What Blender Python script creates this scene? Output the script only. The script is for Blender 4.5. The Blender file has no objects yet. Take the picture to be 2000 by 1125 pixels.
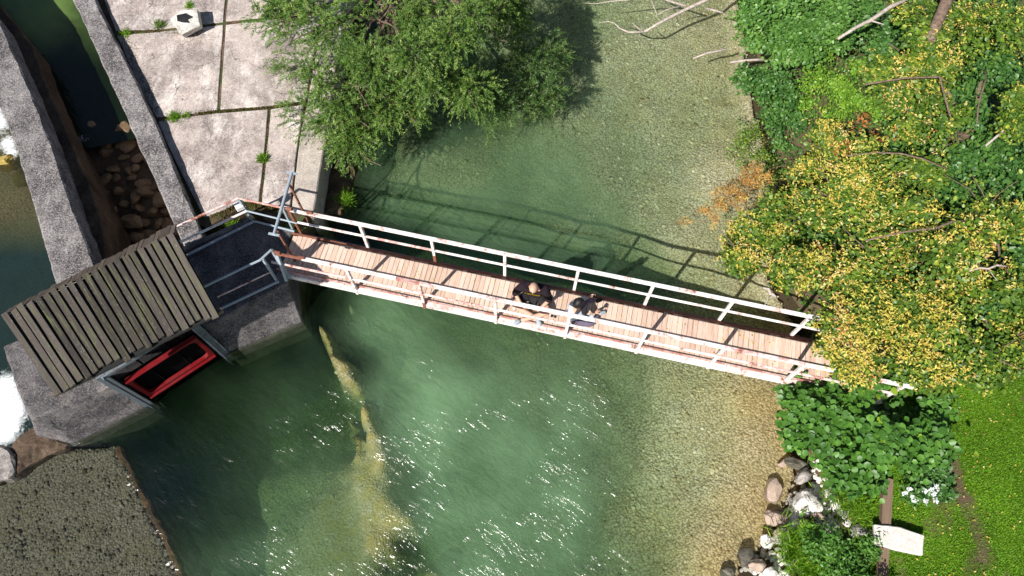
import bpy, bmesh, math, random
import numpy as np
from mathutils import Vector, Matrix, Euler, noise as mn

R = math.radians
random.seed(7)
rng = np.random.default_rng(7)
sc = bpy.context.scene

# ------------------------------------------------------------------ camera
CAMH = 13.5                       # metres above the bridge deck (deck is z = 0)
FPX = 1400.0
D = np.array([985 - 1000, 1190 - 562.5, FPX]); D /= np.linalg.norm(D)
AX = np.array([1.0, 0, 0]) - D * D[0]; AX /= np.linalg.norm(AX)
AY = np.cross(AX, D)
if AY[1] > 0: AY = -AY
cd = bpy.data.cameras.new('camera'); cam = bpy.data.objects.new('camera', cd)
sc.collection.objects.link(cam); sc.camera = cam
cd.sensor_fit = 'HORIZONTAL'; cd.sensor_width = 36; cd.lens = 36 * FPX / 2000
cd.clip_end = 2000; cd.clip_start = 0.1
def w_of(c): return Vector((float(c @ AX), float(c @ AY), float(-(c @ D))))
rx, ry, rz = w_of(np.array([1.0, 0, 0])), w_of(np.array([0, -1.0, 0])), w_of(np.array([0, 0, -1.0]))
M = Matrix.Identity(4)
for i in range(3):
    M[i][0], M[i][1], M[i][2] = rx[i], ry[i], rz[i]
M.translation = (0, 0, CAMH)
cam.matrix_world = M
def at(px, py, z=0.0):
    """surveyed point: where the photograph's ray meets height z"""
    r = np.array([px - 1000, py - 562.5, FPX]); p = r * ((CAMH - z) / (r @ D))
    return Vector((float(p @ AX), float(p @ AY), z))

# ------------------------------------------------------------------ light
SUN_EL, SUN_AZ = 44.0, 219.0      # azimuth clockwise from +Y
w = bpy.data.worlds.new('World'); sc.world = w; w.use_nodes = True
nt = w.node_tree; bg = nt.nodes['Background']
sky = nt.nodes.new('ShaderNodeTexSky'); sky.sky_type = 'NISHITA'; sky.sun_disc = False
sky.sun_elevation = R(SUN_EL); sky.sun_rotation = R(SUN_AZ)
nt.links.new(sky.outputs[0], bg.inputs[0]); bg.inputs[1].default_value = 0.05
sd = bpy.data.lights.new('sun', 'SUN'); sd.energy = 4.9; sd.angle = R(0.55); sd.color = (1, .955, .88)
sun = bpy.data.objects.new('sun', sd); sc.collection.objects.link(sun)
sv = Vector((math.sin(R(SUN_AZ)) * math.cos(R(SUN_EL)), math.cos(R(SUN_AZ)) * math.cos(R(SUN_EL)), math.sin(R(SUN_EL))))
sun.rotation_euler = sv.to_track_quat('Z', 'Y').to_euler(); sun.location = sv * 40
sc.view_settings.view_transform = 'Standard'; sc.view_settings.look = 'None'
sc.view_settings.gamma = 1; sc.view_settings.use_curve_mapping = False
sc.view_settings.exposure = 0.6
sc.cycles.transparent_max_bounces = 16; sc.cycles.max_bounces = 6; sc.cycles.diffuse_bounces = 3; sc.cycles.glossy_bounces = 2

WZ = -1.1        # river level
LZ = -2.2        # tail water left of the channel wall
CZ = -1.35       # water in the side channel
TZ = -0.25       # terrace slabs

# ------------------------------------------------------------------ helpers
def link(o): sc.collection.objects.link(o); return o
def props(o, label=None, cat=None, group=None, kind=None):
    if label: o['label'] = label
    if cat: o['category'] = cat
    if group: o['group'] = group
    if kind: o['kind'] = kind
    return o
def thing(name, label, cat, loc, group=None, rz=0):
    o = bpy.data.objects.new(name, None); link(o); o.location = loc; o.rotation_euler = (0, 0, rz)
    o.empty_display_size = .2
    return props(o, label, cat, group)
def raw_mesh(name, v, f):
    me = bpy.data.meshes.new(name); me.from_pydata([tuple(p) for p in v], [], f); me.update(); return me
def put(name, me, mat, parent=None, origin=None, smooth=False):
    """link a mesh whose vertices are in world coordinates; its origin moves to its middle"""
    n = len(me.vertices); co = np.empty(n * 3, np.float32); me.vertices.foreach_get('co', co); co = co.reshape(-1, 3)
    if origin is None: origin = co.mean(0); origin[2] = co[:, 2].min()
    origin = np.array(origin, np.float32); co -= origin; me.vertices.foreach_set('co', co.ravel())
    o = bpy.data.objects.new(name, me); link(o)
    if mat: me.materials.append(mat)
    if parent is not None: o.parent = parent; o.location = Vector(origin.tolist()) - parent_world(parent)
    else: o.location = origin.tolist()
    if smooth: me.polygons.foreach_set('use_smooth', [True] * len(me.polygons))
    me.update()
    return o
def parent_world(p):
    v = Vector(p.location)
    if p.parent: v = v + parent_world(p.parent)
    return v
def box_vf(c, x, y, z):
    v = []
    for sz in (-1, 1):
        for sx, sy in ((-1, -1), (1, -1), (1, 1), (-1, 1)): v.append(c + x * sx + y * sy + z * sz)
    return v, [(3, 2, 1, 0), (4, 5, 6, 7), (0, 1, 5, 4), (1, 2, 6, 5), (2, 3, 7, 6), (3, 0, 4, 7)]
class MB:
    def __init__(s): s.v = []; s.f = []
    def add(s, v, f):
        k = len(s.v); s.v += [Vector(p) for p in v]; s.f += [tuple(i + k for i in q) for q in f]; return s
    def bar(s, a, b, wd, ht, up=Vector((0, 0, 1))):
        a, b = Vector(a), Vector(b); d = (b - a).normalized()
        if abs(d.dot(up)) > .95: up = Vector((.976, -.218, 0))
        x = d.cross(up).normalized(); u = x.cross(d)
        return s.add(*box_vf((a + b) / 2, x * wd / 2, u * ht / 2, (b - a) / 2))
    def tube(s, pts, rad, n=8):
        pts = [Vector(p) for p in pts]; rs = rad if isinstance(rad, (list, tuple)) else [rad] * len(pts)
        k = len(s.v); u = None
        for i, p in enumerate(pts):
            t = (pts[min(i + 1, len(pts) - 1)] - pts[max(i - 1, 0)]).normalized()
            if u is None: u = t.orthogonal().normalized()
            u = (u - t * u.dot(t)).normalized(); q = t.cross(u)
            for j in range(n):
                a = 2 * math.pi * j / n; s.v.append(p + (u * math.cos(a) + q * math.sin(a)) * rs[i])
        for i in range(len(pts) - 1):
            for j in range(n):
                a = k + i * n + j; b = k + i * n + (j + 1) % n; s.f.append((a, b, b + n, a + n))
        s.f.append(tuple(k + j for j in reversed(range(n)))); e = k + (len(pts) - 1) * n
        s.f.append(tuple(e + j for j in range(n))); return s
    def prism(s, top, z0, bottom=None):
        n = len(top); bottom = bottom or [Vector((p[0], p[1], z0)) for p in top]
        a = sum(top[i][0] * top[(i + 1) % n][1] - top[(i + 1) % n][0] * top[i][1] for i in range(n))
        if a < 0: top = list(reversed(top)); bottom = list(reversed(bottom))
        k = len(s.v); s.v += [Vector(p) for p in top] + [Vector(p) for p in bottom]
        s.f.append(tuple(k + i for i in range(n))); s.f.append(tuple(k + n + i for i in reversed(range(n))))
        for i in range(n):
            j = (i + 1) % n; s.f.append((k + j, k + i, k + n + i, k + n + j))
        return s
    def put(s, name, mat, parent=None, bevel=0, rough=0, cut=0, smooth=False):
        me = raw_mesh(name, s.v, s.f)
        if bevel or cut or rough:
            bm = bmesh.new(); bm.from_mesh(me)
            bmesh.ops.recalc_face_normals(bm, faces=bm.faces)
            if bevel:
                bmesh.ops.bevel(bm, geom=[e for e in bm.edges if len(e.link_faces) == 2 and e.calc_face_angle(0) > .5], offset=bevel, segments=1, affect='EDGES', clamp_overlap=True)
            if cut:
                bmesh.ops.triangulate(bm, faces=[f for f in bm.faces if len(f.verts) > 4])
                for _ in range(6):
                    es = [e for e in bm.edges if e.calc_length() > cut]
                    if not es: break
                    bmesh.ops.subdivide_edges(bm, edges=es, cuts=1)
                    bmesh.ops.triangulate(bm, faces=[f for f in bm.faces if len(f.verts) > 4])
            if rough:
                for v in bm.verts: v.co += mn.noise_vector(v.co * 3.1) * rough + mn.noise_vector(v.co * 11) * rough * .5
            bm.to_mesh(me); bm.free()
        return put(name, me, mat, parent, smooth=smooth)

# vectorised value noise for the terrain and the water attributes
_tab = rng.random((256, 256))
def vnoise(x, y):
    xi = np.floor(x).astype(int); yi = np.floor(y).astype(int); fx = x - xi; fy = y - yi
    fx = fx * fx * (3 - 2 * fx); fy = fy * fy * (3 - 2 * fy)
    g = lambda a, b: _tab[a % 256, b % 256]
    return (g(xi, yi) * (1 - fx) + g(xi + 1, yi) * fx) * (1 - fy) + (g(xi, yi + 1) * (1 - fx) + g(xi + 1, yi + 1) * fx) * fy
def fbm(x, y, o=4):
    s = 0; a = .5
    for i in range(o): s = s + a * vnoise(x * 2 ** i + 17 * i, y * 2 ** i + 31 * i); a *= .5
    return s
def inside(x, y, poly):
    r = np.zeros(x.shape, bool); n = len(poly)
    for i in range(n):
        x1, y1 = poly[i][0], poly[i][1]; x2, y2 = poly[(i + 1) % n][0], poly[(i + 1) % n][1]
        c = ((y1 > y) != (y2 > y)) & (x < (x2 - x1) * (y - y1) / ((y2 - y1) or 1e-9) + x1); r ^= c
    return r
def pdist(x, y, line):
    best = np.full(x.shape, 1e9)
    for a, b in zip(line[:-1], line[1:]):
        dx, dy = b[0] - a[0], b[1] - a[1]; t = np.clip(((x - a[0]) * dx + (y - a[1]) * dy) / (dx * dx + dy * dy), 0, 1)
        best = np.minimum(best, np.hypot(x - a[0] - t * dx, y - a[1] - t * dy))
    return best
def grid_mesh(name, xs, ys, zf, keep=None):
    X, Y = np.meshgrid(xs, ys); Z = zf(X, Y); ny, nx = X.shape
    co = np.stack([X, Y, Z], -1).reshape(-1, 3)
    i = np.arange(ny - 1)[:, None] * nx + np.arange(nx - 1)[None]
    q = np.stack([i, i + 1, i + nx + 1, i + nx], -1).reshape(-1, 4)
    if keep is not None: q = q[keep(co[q].mean(1)[:, 0], co[q].mean(1)[:, 1])]
    used = np.unique(q); mp = np.full(len(co), -1); mp[used] = np.arange(len(used)); co = co[used]; q = mp[q]
    return bulk_mesh(name, co, q), co
def bulk_mesh(name, co, q):
    me = bpy.data.meshes.new(name); n = len(q); k = q.shape[1]
    me.vertices.add(len(co)); me.vertices.foreach_set('co', np.asarray(co, np.float32).ravel())
    me.loops.add(n * k); me.loops.foreach_set('vertex_index', q.astype(np.int32).ravel())
    me.polygons.add(n); me.polygons.foreach_set('loop_start', np.arange(0, n * k, k, dtype=np.int32))
    me.update(calc_edges=True); return me
def fattr(me, name, vals):
    a = me.attributes.new(name, 'FLOAT', 'POINT'); a.data.foreach_set('value', np.asarray(vals, np.float32).ravel())
def cattr(me, name, vals):
    a = me.attributes.new(name, 'FLOAT_COLOR', 'POINT'); c = np.ones((len(vals), 4), np.float32); c[:, :3] = vals
    a.data.foreach_set('color', c.ravel())

# ------------------------------------------------------------------ materials
class NT:
    def __init__(s, name):
        s.m = bpy.data.materials.new(name); s.m.use_nodes = True; s.t = s.m.node_tree; s.t.nodes.clear()
        s.out = s.t.nodes.new('ShaderNodeOutputMaterial')
    def n(s, ty, **kw):
        nd = s.t.nodes.new('ShaderNode' + ty)
        for k, v in kw.items():
            if k.startswith('i_'): s.set(nd.inputs[int(k[2:])] if k[2:].isdigit() else nd.inputs[k[2:]], v)
            else: setattr(nd, k, v)
        return nd
    def set(s, inp, v):
        if isinstance(v, bpy.types.NodeSocket): s.t.links.new(v, inp)
        elif isinstance(v, tuple) and len(v) == 3 and inp.type == 'RGBA': inp.default_value = (*v, 1)
        else: inp.default_value = v
    def pos(s): return s.n('NewGeometry').outputs['Position']
    def obj(s): return s.n('TexCoord').outputs['Object']
    def noise(s, vec, scale, detail=4, rough=.6, dist=0): 
        return s.n('TexNoise', i_Vector=vec, i_Scale=scale, i_Detail=detail, i_Roughness=rough, i_Distortion=dist).outputs['Fac']
    def ramp(s, f, a, b, c0=0.0, c1=1.0):
        r = s.n('MapRange'); s.set(r.inputs[0], f)
        for i, v in ((1, a), (2, b), (3, c0), (4, c1)): r.inputs[i].default_value = v
        return r.outputs[0]
    def mix(s, f, a, b, mode='MIX'):
        m = s.n('MixRGB', blend_type=mode); s.set(m.inputs[0], f); s.set(m.inputs[1], a); s.set(m.inputs[2], b); return m.outputs[0]
    def math(s, op, a, b=0.0):
        m = s.n('Math', operation=op); s.set(m.inputs[0], a); s.set(m.inputs[1], b); return m.outputs[0]
    def scalevec(s, vec, v): 
        m = s.n('Mapping', i_Vector=vec); m.inputs['Scale'].default_value = v; return m.outputs[0]
    def attr(s, name): return s.n('Attribute', attribute_name=name)
    def bump(s, h, strength=.5, dist=.02): return s.n('Bump', i_Height=h, i_Strength=strength, i_Distance=dist).outputs[0]
    def pbr(s, col, rough=.8, normal=None, metal=0.0, spec=.3):
        p = s.n('BsdfPrincipled'); s.set(p.inputs['Base Color'], col); s.set(p.inputs['Roughness'], rough)
        p.inputs['Metallic'].default_value = metal; p.inputs['Specular IOR Level'].default_value = spec
        if normal is not None: s.set(p.inputs['Normal'], normal)
        s.t.links.new(p.outputs[0], s.out.inputs[0]); return s.m

def concrete(name, base, dark, light=None, scale=1.0, speck=.5, moss=0.0, rough=.9, bump=.6, cracks=0):
    t = NT(name); p = t.pos()
    big = t.noise(p, 1.1 * scale, 5, .65); mid = t.noise(p, 7 * scale, 5, .7); fine = t.noise(p, 30, 5, .85)
    c = t.mix(t.ramp(big, .4, .58), dark, base)
    if light:
        m2 = t.n('Mapping', i_Vector=p); m2.inputs['Rotation'].default_value = (0, 0, R(25)); m2.inputs['Scale'].default_value = (1, .45, 1)
        c = t.mix(t.ramp(t.noise(m2.outputs[0], 2.1 * scale, 9, .78, .15), .5, .68, 0, .85), c, light); c = t.mix(t.ramp(t.noise(p, 14 * scale, 4, .7), .55, .8, 0, .5), c, light)
    c = t.mix(t.ramp(t.noise(p, 3.1 * scale, 6, .8), .52, .7, 0, .65), c, tuple(v * .45 for v in dark))
    c = t.mix(t.math('MULTIPLY', t.ramp(fine, .53, .61), speck), c, tuple(min(1, v * 1.9) for v in base))
    c = t.mix(t.math('MULTIPLY', t.ramp(fine, .47, .4), speck), c, tuple(v * .3 for v in dark))
    if moss: c = t.mix(t.ramp(t.noise(p, 2.3, 6, .75), .56, .68, 0, moss), c, (.07, .085, .025))
    if cracks:
        wv = t.n('VectorMath', operation='ADD'); t.set(wv.inputs[0], p); nz = t.n('TexNoise', i_Vector=p, i_Scale=3.0, i_Detail=4.0); sc3 = t.n('VectorMath', operation='SCALE'); t.t.links.new(nz.outputs['Color'], sc3.inputs[0]); sc3.inputs['Scale'].default_value = .45; t.t.links.new(sc3.outputs[0], wv.inputs[1])
        vo = t.n('TexVoronoi', feature='DISTANCE_TO_EDGE', i_Vector=wv.outputs[0], i_Scale=.75); line = t.math('MULTIPLY', t.ramp(vo.outputs[0], .007, .002), t.ramp(t.noise(p, 1.3, 2), .45, .55, 0, cracks)); c = t.mix(line, c, (.07, .055, .045))
    h = t.math('ADD', mid, t.math('MULTIPLY', fine, .5))
    return t.pbr(c, rough, t.bump(h, bump, .02), spec=.2)
m_wall = concrete('weathered_concrete', (.22, .205, .205), (.075, .068, .07), (.36, .335, .33), 1.3, 1.0)
m_slab = concrete('pale_concrete', (.47, .4, .37), (.24, .2, .19), (.8, .75, .71), .75, .42, cracks=.8)
m_kerb = concrete('kerb_concrete', (.48, .42, .37), (.33, .29, .26), (.56, .5, .45), 1.2, .4)
m_pier = concrete('pier_concrete', (.13, .12, .125), (.05, .047, .052), (.24, .215, .2), 1.3, .8)
m_face = concrete('wet_pier_concrete', (.27, .25, .24), (.13, .12, .12), (.42, .38, .34), 1.2, .5, .5)
m_brown = concrete('stained_concrete', (.1, .07, .05), (.045, .03, .022), (.17, .12, .075), 1.2, .5, .2)
m_rust_edge = concrete('rust_stained_weir_edge', (.11, .065, .035), (.05, .03, .018), (.24, .13, .06), 1.6, .5, .3)
m_block = concrete('block_stone', (.66, .64, .58), (.4, .38, .34), (.88, .86, .82), 3, .4)
m_block_dark = concrete('block_dark_concrete', (.03, .03, .035), (.015, .015, .02), None, 4, .3)

def soil_mat():
    t = NT('soil_with_moss'); p = t.pos()
    c = t.mix(t.ramp(t.noise(p, 5, 5, .7), .4, .62), (.07, .045, .028), (.17, .115, .075))
    c = t.mix(t.ramp(t.noise(p, 2.2, 6, .7), .5, .62), c, (.05, .085, .02))
    return t.pbr(c, .95, t.bump(t.noise(p, 30, 4, .8), .8, .03))
m_soil = soil_mat()

def planks_mat(name, cols, lichen=0.0, wear=(.3, .2, .16)):
    t = NT(name); p = t.obj(); r = t.n('ObjectInfo').outputs['Random']
    off = t.n('VectorMath', operation='ADD'); t.set(off.inputs[0], p)
    cmb = t.n('CombineXYZ'); t.set(cmb.inputs[0], t.math('MULTIPLY', r, 37.0)); t.set(cmb.inputs[1], t.math('MULTIPLY', r, 91.0)); t.t.links.new(cmb.outputs[0], off.inputs[1])
    v = off.outputs[0]
    g = t.noise(t.scalevec(v, (38, 2.2, 20)), 1, 5, .7, .6); k = t.noise(t.scalevec(v, (6, 1.5, 5)), 1, 4, .6)
    c = t.mix(t.ramp(g, .35, .65), cols[0], cols[1]); c = t.mix(t.ramp(r, 0, 1, 0, .8), c, cols[2])
    c = t.mix(t.ramp(k, .56, .72, 0, .7), c, wear)
    knot = t.n('TexVoronoi', i_Vector=t.scalevec(v, (5, 1.3, 3)), i_Scale=1.0)
    c = t.mix(t.ramp(knot.outputs[0], .1, .04, 0, .8), c, tuple(q * .35 for q in wear))
    c = t.mix(t.ramp(t.noise(v, 3.5, 3, .5), .5, .75, 0, .3), c, cols[3])
    if lichen:
        c = t.mix(t.math('MULTIPLY', t.ramp(t.noise(p, 22, 4, .7), .6, .66), t.ramp(t.noise(v, 2.1, 3, .5), .45, .6, 0, lichen)), c, (.5, .51, .46))
        c = t.mix(t.ramp(t.noise(v, 2.6, 5, .7), .52, .66, 0, lichen), c, (.14, .15, .06))
    return t.pbr(c, .85, t.bump(g, .5, .01), spec=.2)
m_deck = planks_mat('deck_wood', ((.4, .26, .19), (.68, .5, .4), (.74, .57, .48), (.8, .67, .6)), 0, (.24, .12, .065))
m_roofw = planks_mat('grey_roof_wood', ((.022, .019, .017), (.08, .068, .06), (.145, .125, .11), (.055, .05, .042)), .85, (.04, .032, .027))
m_oldw = planks_mat('dark_old_wood', ((.06, .045, .038), (.13, .1, .085), (.15, .12, .1), (.1, .08, .07)), .2, (.05, .04, .035))
m_edge = planks_mat('edging_wood', ((.13, .085, .055), (.24, .16, .115), (.26, .2, .15), (.24, .18, .14)), .2, (.1, .06, .04))

def paint(name, base, worn, amount, rust=(.2, .07, .035), rough=.45):
    t = NT(name); p = t.pos()
    a = t.noise(p, 4.0, 6, .75, .5); b = t.noise(p, 22, 4, .7)
    c = t.mix(t.ramp(b, .3, .8, 0, .3), base, tuple(v * .8 for v in base))
    c = t.mix(t.ramp(a, .62 - amount * .22, .72 - amount * .2, 0, .9), c, worn)
    c = t.mix(t.ramp(t.math('ADD', a, t.math('MULTIPLY', b, .35)), .93 - amount * .25, .99 - amount * .25), c, rust)
    return t.pbr(c, t.ramp(a, .4, .7, rough, .8), t.bump(b, .25, .004), spec=.35)
m_white = paint('chipped_white_paint', (.76, .75, .74), (.55, .36, .32), .6)
m_pinkp = paint('faded_pink_paint', (.74, .62, .6), (.5, .22, .19), .75)
m_redp = paint('worn_red_oxide_paint', (.4, .17, .13), (.62, .5, .47), .7, (.14, .05, .03))
m_brownp = paint('grey_brown_flaking_paint', (.26, .2, .18), (.2, .08, .06), .7, (.5, .46, .43))
m_blue_paint_shade = paint('blue_grey_paint_and_shade', (.3, .36, .42), (.45, .47, .5), .3)  # portal bar's own blue-grey; on the walkway rails it paints in shade
m_rust = paint('rusty_steel', (.2, .075, .045), (.28, .12, .08), .6, (.09, .035, .025), .8)
m_grey_steel = paint('grey_steel_paint', (.16, .19, .22), (.09, .08, .08), .4)
m_redgate = paint('red_gate_paint', (.16, .005, .008), (.1, .007, .009), .2, (.1, .01, .01), .3)

def simple(name, col, rough=.8, nz=0.0, sc_=20, metal=0.0, spec=.3):
    t = NT(name); c = col
    b = None
    if nz:
        f = t.noise(t.obj(), sc_, 4, .6); c = t.mix(f, tuple(v * (1 - nz) for v in col), tuple(min(1, v * (1 + nz)) for v in col)); b = t.bump(f, .3, .01)
    return t.pbr(c, rough, b, metal, spec)
m_black = simple('black_rubber', (.012, .012, .013), .6, .4)
m_bay_shade = simple('bay_shade_black', (.004, .004, .005), .9, .3, spec=.03)  # near-black colour standing in for the shade inside the gate bay
m_gap_shade = simple('gap_shade_black', (.02, .02, .022), .9, .3)

def leaf_mat(name, stops, gloss=.35, trans=.2, tcol=1.6):
    """stops: list of (position, colour) read by each leaf's own random value"""
    t = NT(name); a = t.attr('rnd').outputs['Fac']
    cr = t.n('ValToRGB'); t.set(cr.inputs[0], a); e = cr.color_ramp.elements
    e[0].position, e[0].color = stops[0][0], (*stops[0][1], 1); e[1].position, e[1].color = stops[-1][0], (*stops[-1][1], 1)
    for p, c in stops[1:-1]: q = e.new(p); q.color = (*c, 1)
    c = cr.outputs[0]
    p = t.n('BsdfPrincipled'); t.set(p.inputs['Base Color'], c); p.inputs['Roughness'].default_value = .45; p.inputs['Specular IOR Level'].default_value = gloss
    tr = t.n('BsdfTranslucent'); t.set(tr.inputs[0], t.mix(1.0, c, (tcol, tcol, tcol * .5), 'MULTIPLY'))
    mx = t.n('MixShader'); mx.inputs[0].default_value = trans; t.t.links.new(p.outputs[0], mx.inputs[1]); t.t.links.new(tr.outputs[0], mx.inputs[2])
    t.t.links.new(mx.outputs[0], t.out.inputs[0]); return t.m
m_willow = leaf_mat('willow_leaves', [(0, (.025, .065, .012)), (.4, (.075, .155, .026)), (.75, (.165, .27, .05)), (1, (.4, .47, .15))], .4)
m_willow2 = leaf_mat('dark_willow_leaves', [(0, (.03, .07, .022)), (.6, (.07, .14, .03)), (1, (.2, .27, .08))], .4)
m_alder = leaf_mat('alder_leaves', [(0, (.04, .11, .02)), (.5, (.085, .2, .035)), (.9, (.16, .31, .06)), (1, (.34, .45, .18))], .5)
m_hazel = leaf_mat('hazel_leaves', [(0, (.035, .1, .018)), (.5, (.075, .19, .028)), (.93, (.12, .27, .035)), (1, (.3, .42, .03))], .4)
m_linden = leaf_mat('linden_leaves', [(0, (.03, .075, .01)), (.45, (.075, .15, .018)), (.75, (.15, .24, .025)), (1, (.4, .43, .05))], .4)
m_bract = leaf_mat('linden_seed_bracts', [(0, (.2, .14, .03)), (.2, (.45, .4, .06)), (.5, (.66, .6, .13)), (.75, (.66, .44, .1)), (.9, (.82, .76, .34)), (1, (.5, .18, .06))], .2, .3, 1.2)
m_orange = leaf_mat('fading_orange_leaves', [(0, (.35, .17, .05)), (.5, (.5, .28, .09)), (1, (.5, .4, .12))], .2, .3, 1.2)
m_redleaf = leaf_mat('red_leaves', [(0, (.14, .07, .02)), (.5, (.4, .1, .04)), (1, (.45, .25, .07))], .3, .3, 1.2)
m_lime = leaf_mat('bright_vine_leaves', [(0, (.06, .15, .015)), (.5, (.14, .3, .025)), (1, (.32, .42, .06))], .4)
m_dkgreen = leaf_mat('dark_tree_leaves', [(0, (.025, .08, .018)), (.5, (.06, .155, .03)), (.9, (.11, .23, .04)), (1, (.3, .38, .08))], .5)
m_grass = leaf_mat('grass_blades', [(0, (.075, .18, .01)), (.5, (.14, .31, .016)), (.9, (.21, .4, .025)), (1, (.36, .42, .08))], .2, .3, 1.3)
m_petal = leaf_mat('white_petals', [(0, (.7, .72, .78)), (1, (.85, .86, .9))], .2, .2, 1.0)

def bark(name, a, b):
    t = NT(name); p = t.pos(); f = t.noise(p, 14, 5, .7); g = t.noise(p, 45, 3, .7)
    return t.pbr(t.mix(t.ramp(f, .35, .65), a, b), .9, t.bump(t.math('ADD', f, g), .7, .02), spec=.1)
m_bark = bark('brown_bark', (.1, .07, .05), (.25, .18, .14))
m_dead = bark('bleached_dead_wood', (.3, .25, .22), (.55, .48, .44))

def rock_mat(name, a, b, c, wet=.85):
    t = NT(name); p = t.pos(); f = t.noise(p, 6, 6, .75); g = t.noise(p, 40, 4, .7); r = t.n('ObjectInfo').outputs['Random']
    k = t.mix(t.ramp(f, .35, .6), a, b); k = t.mix(t.ramp(g, .5, .7, 0, .8), k, c); k = t.mix(t.ramp(r, 0, 1, 0, .4), k, tuple(v * .6 for v in a))
    return t.pbr(k, wet, t.bump(t.math('ADD', f, t.math('MULTIPLY', g, .4)), .7, .03), spec=.3)
m_rockw = rock_mat('white_limestone', (.62, .56, .52), (.85, .82, .8), (.45, .36, .27))
m_rockp = rock_mat('pinkish_stone', (.36, .26, .2), (.52, .4, .33), (.62, .52, .45))
m_rockd = rock_mat('dark_wet_stone', (.06, .055, .045), (.14, .13, .1), (.24, .21, .16), .4)
m_rockg = rock_mat('lichened_grey_stone', (.13, .12, .12), (.4, .36, .34), (.6, .55, .5))
m_ochre = rock_mat('ochre_spillway_stone', (.13, .08, .04), (.24, .155, .08), (.32, .26, .2), .5)
m_algae = rock_mat('ochre_algae', (.25, .18, .04), (.5, .38, .1), (.6, .47, .16), .7)
m_slabw = rock_mat('rough_white_slab', (.68, .62, .57), (.8, .76, .72), (.5, .43, .38))

def bed_mat():
    t = NT('gravel_bed'); p = t.pos()
    v1 = t.n('TexVoronoi', i_Vector=p, i_Scale=22.0); v2 = t.n('TexVoronoi', i_Vector=p, i_Scale=48.0)
    g = t.n('SeparateColor'); t.t.links.new(v1.outputs['Color'], g.inputs[0]); g2 = t.n('SeparateColor'); t.t.links.new(v2.outputs['Color'], g2.inputs[0])
    c = t.mix(g.outputs[0], (.46, .39, .26), (.86, .8, .64)); c = t.mix(t.math('MULTIPLY', g2.outputs[1], .6), c, (.86, .8, .64))
    c = t.mix(t.ramp(g2.outputs[2], .8, .9, 0, .7), c, (.88, .84, .72)); c = t.mix(t.ramp(v1.outputs[0], .4, .7, 0, .55), c, (.12, .09, .05))
    c = t.mix(t.ramp(t.noise(p, 1.4, 5, .6), .4, .66, 0, .35), c, (.5, .42, .2))
    al = t.attr('algae').outputs['Fac']
    c = t.mix(t.math('MULTIPLY', al, t.ramp(t.noise(p, 9, 4, .7), .3, .6, .45, 1)), c, t.mix(t.noise(p, 13, 4, .7), (.3, .24, .04), (.85, .66, .2)))
    c = t.mix(t.attr('warm').outputs['Fac'], c, t.mix(1.0, c, (.95, .8, .58), 'MULTIPLY')); sand = t.attr('dark').outputs['Fac']; c = t.mix(sand, c, t.mix(1.0, c, (.1, .11, .11), 'MULTIPLY'))
    return t.pbr(c, .9, t.bump(t.math('SUBTRACT', 1.0, v1.outputs[0]), .7, .03), spec=.1)
m_bed = bed_mat()
def pebble_mat():
    t = NT('river_pebbles'); a = t.attr('rnd').outputs['Fac']; cr = t.n('ValToRGB'); t.set(cr.inputs[0], a); e = cr.color_ramp.elements
    e[0].color = (.22, .16, .085, 1); e[1].color = (.93, .9, .8, 1)
    for q, c in ((.3, (.56, .47, .3)), (.6, (.78, .7, .5)), (.85, (.9, .85, .68))): k = e.new(q); k.color = (*c, 1)
    d = t.attr('dark').outputs['Fac']; cw = t.mix(t.attr('warm').outputs['Fac'], cr.outputs[0], t.mix(1.0, cr.outputs[0], (.97, .82, .62), 'MULTIPLY')); pn = t.ramp(t.noise(t.pos(), 1.5, 4, .6, .5), .42, .6); c = t.mix(t.math('MULTIPLY', d, 1.0), cw, t.mix(1.0, cr.outputs[0], (.085, .1, .1), 'MULTIPLY'))
    pn = t.ramp(t.noise(t.pos(), 1.3, 5, .65, .4), .43, .58, 0, .75); c = t.mix(t.math('MULTIPLY', pn, t.ramp(d, 0, .8)), c, t.mix(1.0, c, (.3, .33, .36), 'MULTIPLY'))
    return t.pbr(c, .8, spec=.15)
m_pebble = pebble_mat()

def silt_mat():
    t = NT('suspended_silt'); p = t.pos(); m0 = t.n('Mapping', i_Vector=p); m0.inputs['Rotation'].default_value = (0, 0, R(38)); m1 = t.n('Mapping', i_Vector=m0.outputs[0]); m1.inputs['Scale'].default_value = (.8, 1.9, 1)
    h = t.noise(m1.outputs[0], 2.6, 5, .62, 1.0); nb = t.n('Bump', i_Height=h, i_Strength=1.0, i_Distance=.16).outputs[0]
    tr = t.n('BsdfTransparent'); t.set(tr.inputs[0], t.attr('tint').outputs['Color']); df = t.n('BsdfDiffuse'); t.set(df.inputs[0], t.mix(1.0, t.attr('body').outputs['Color'], t.mix(t.ramp(h, .3, .7), (.8, .84, .78), (1.2, 1.16, 1.22)), 'MULTIPLY')); t.set(df.inputs['Normal'], nb)
    mx = t.n('MixShader'); t.set(mx.inputs[0], t.attr('murk').outputs['Fac']); t.t.links.new(tr.outputs[0], mx.inputs[1]); t.t.links.new(df.outputs[0], mx.inputs[2])
    t.t.links.new(mx.outputs[0], t.out.inputs[0]); return t.m
m_silt = silt_mat()
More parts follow.
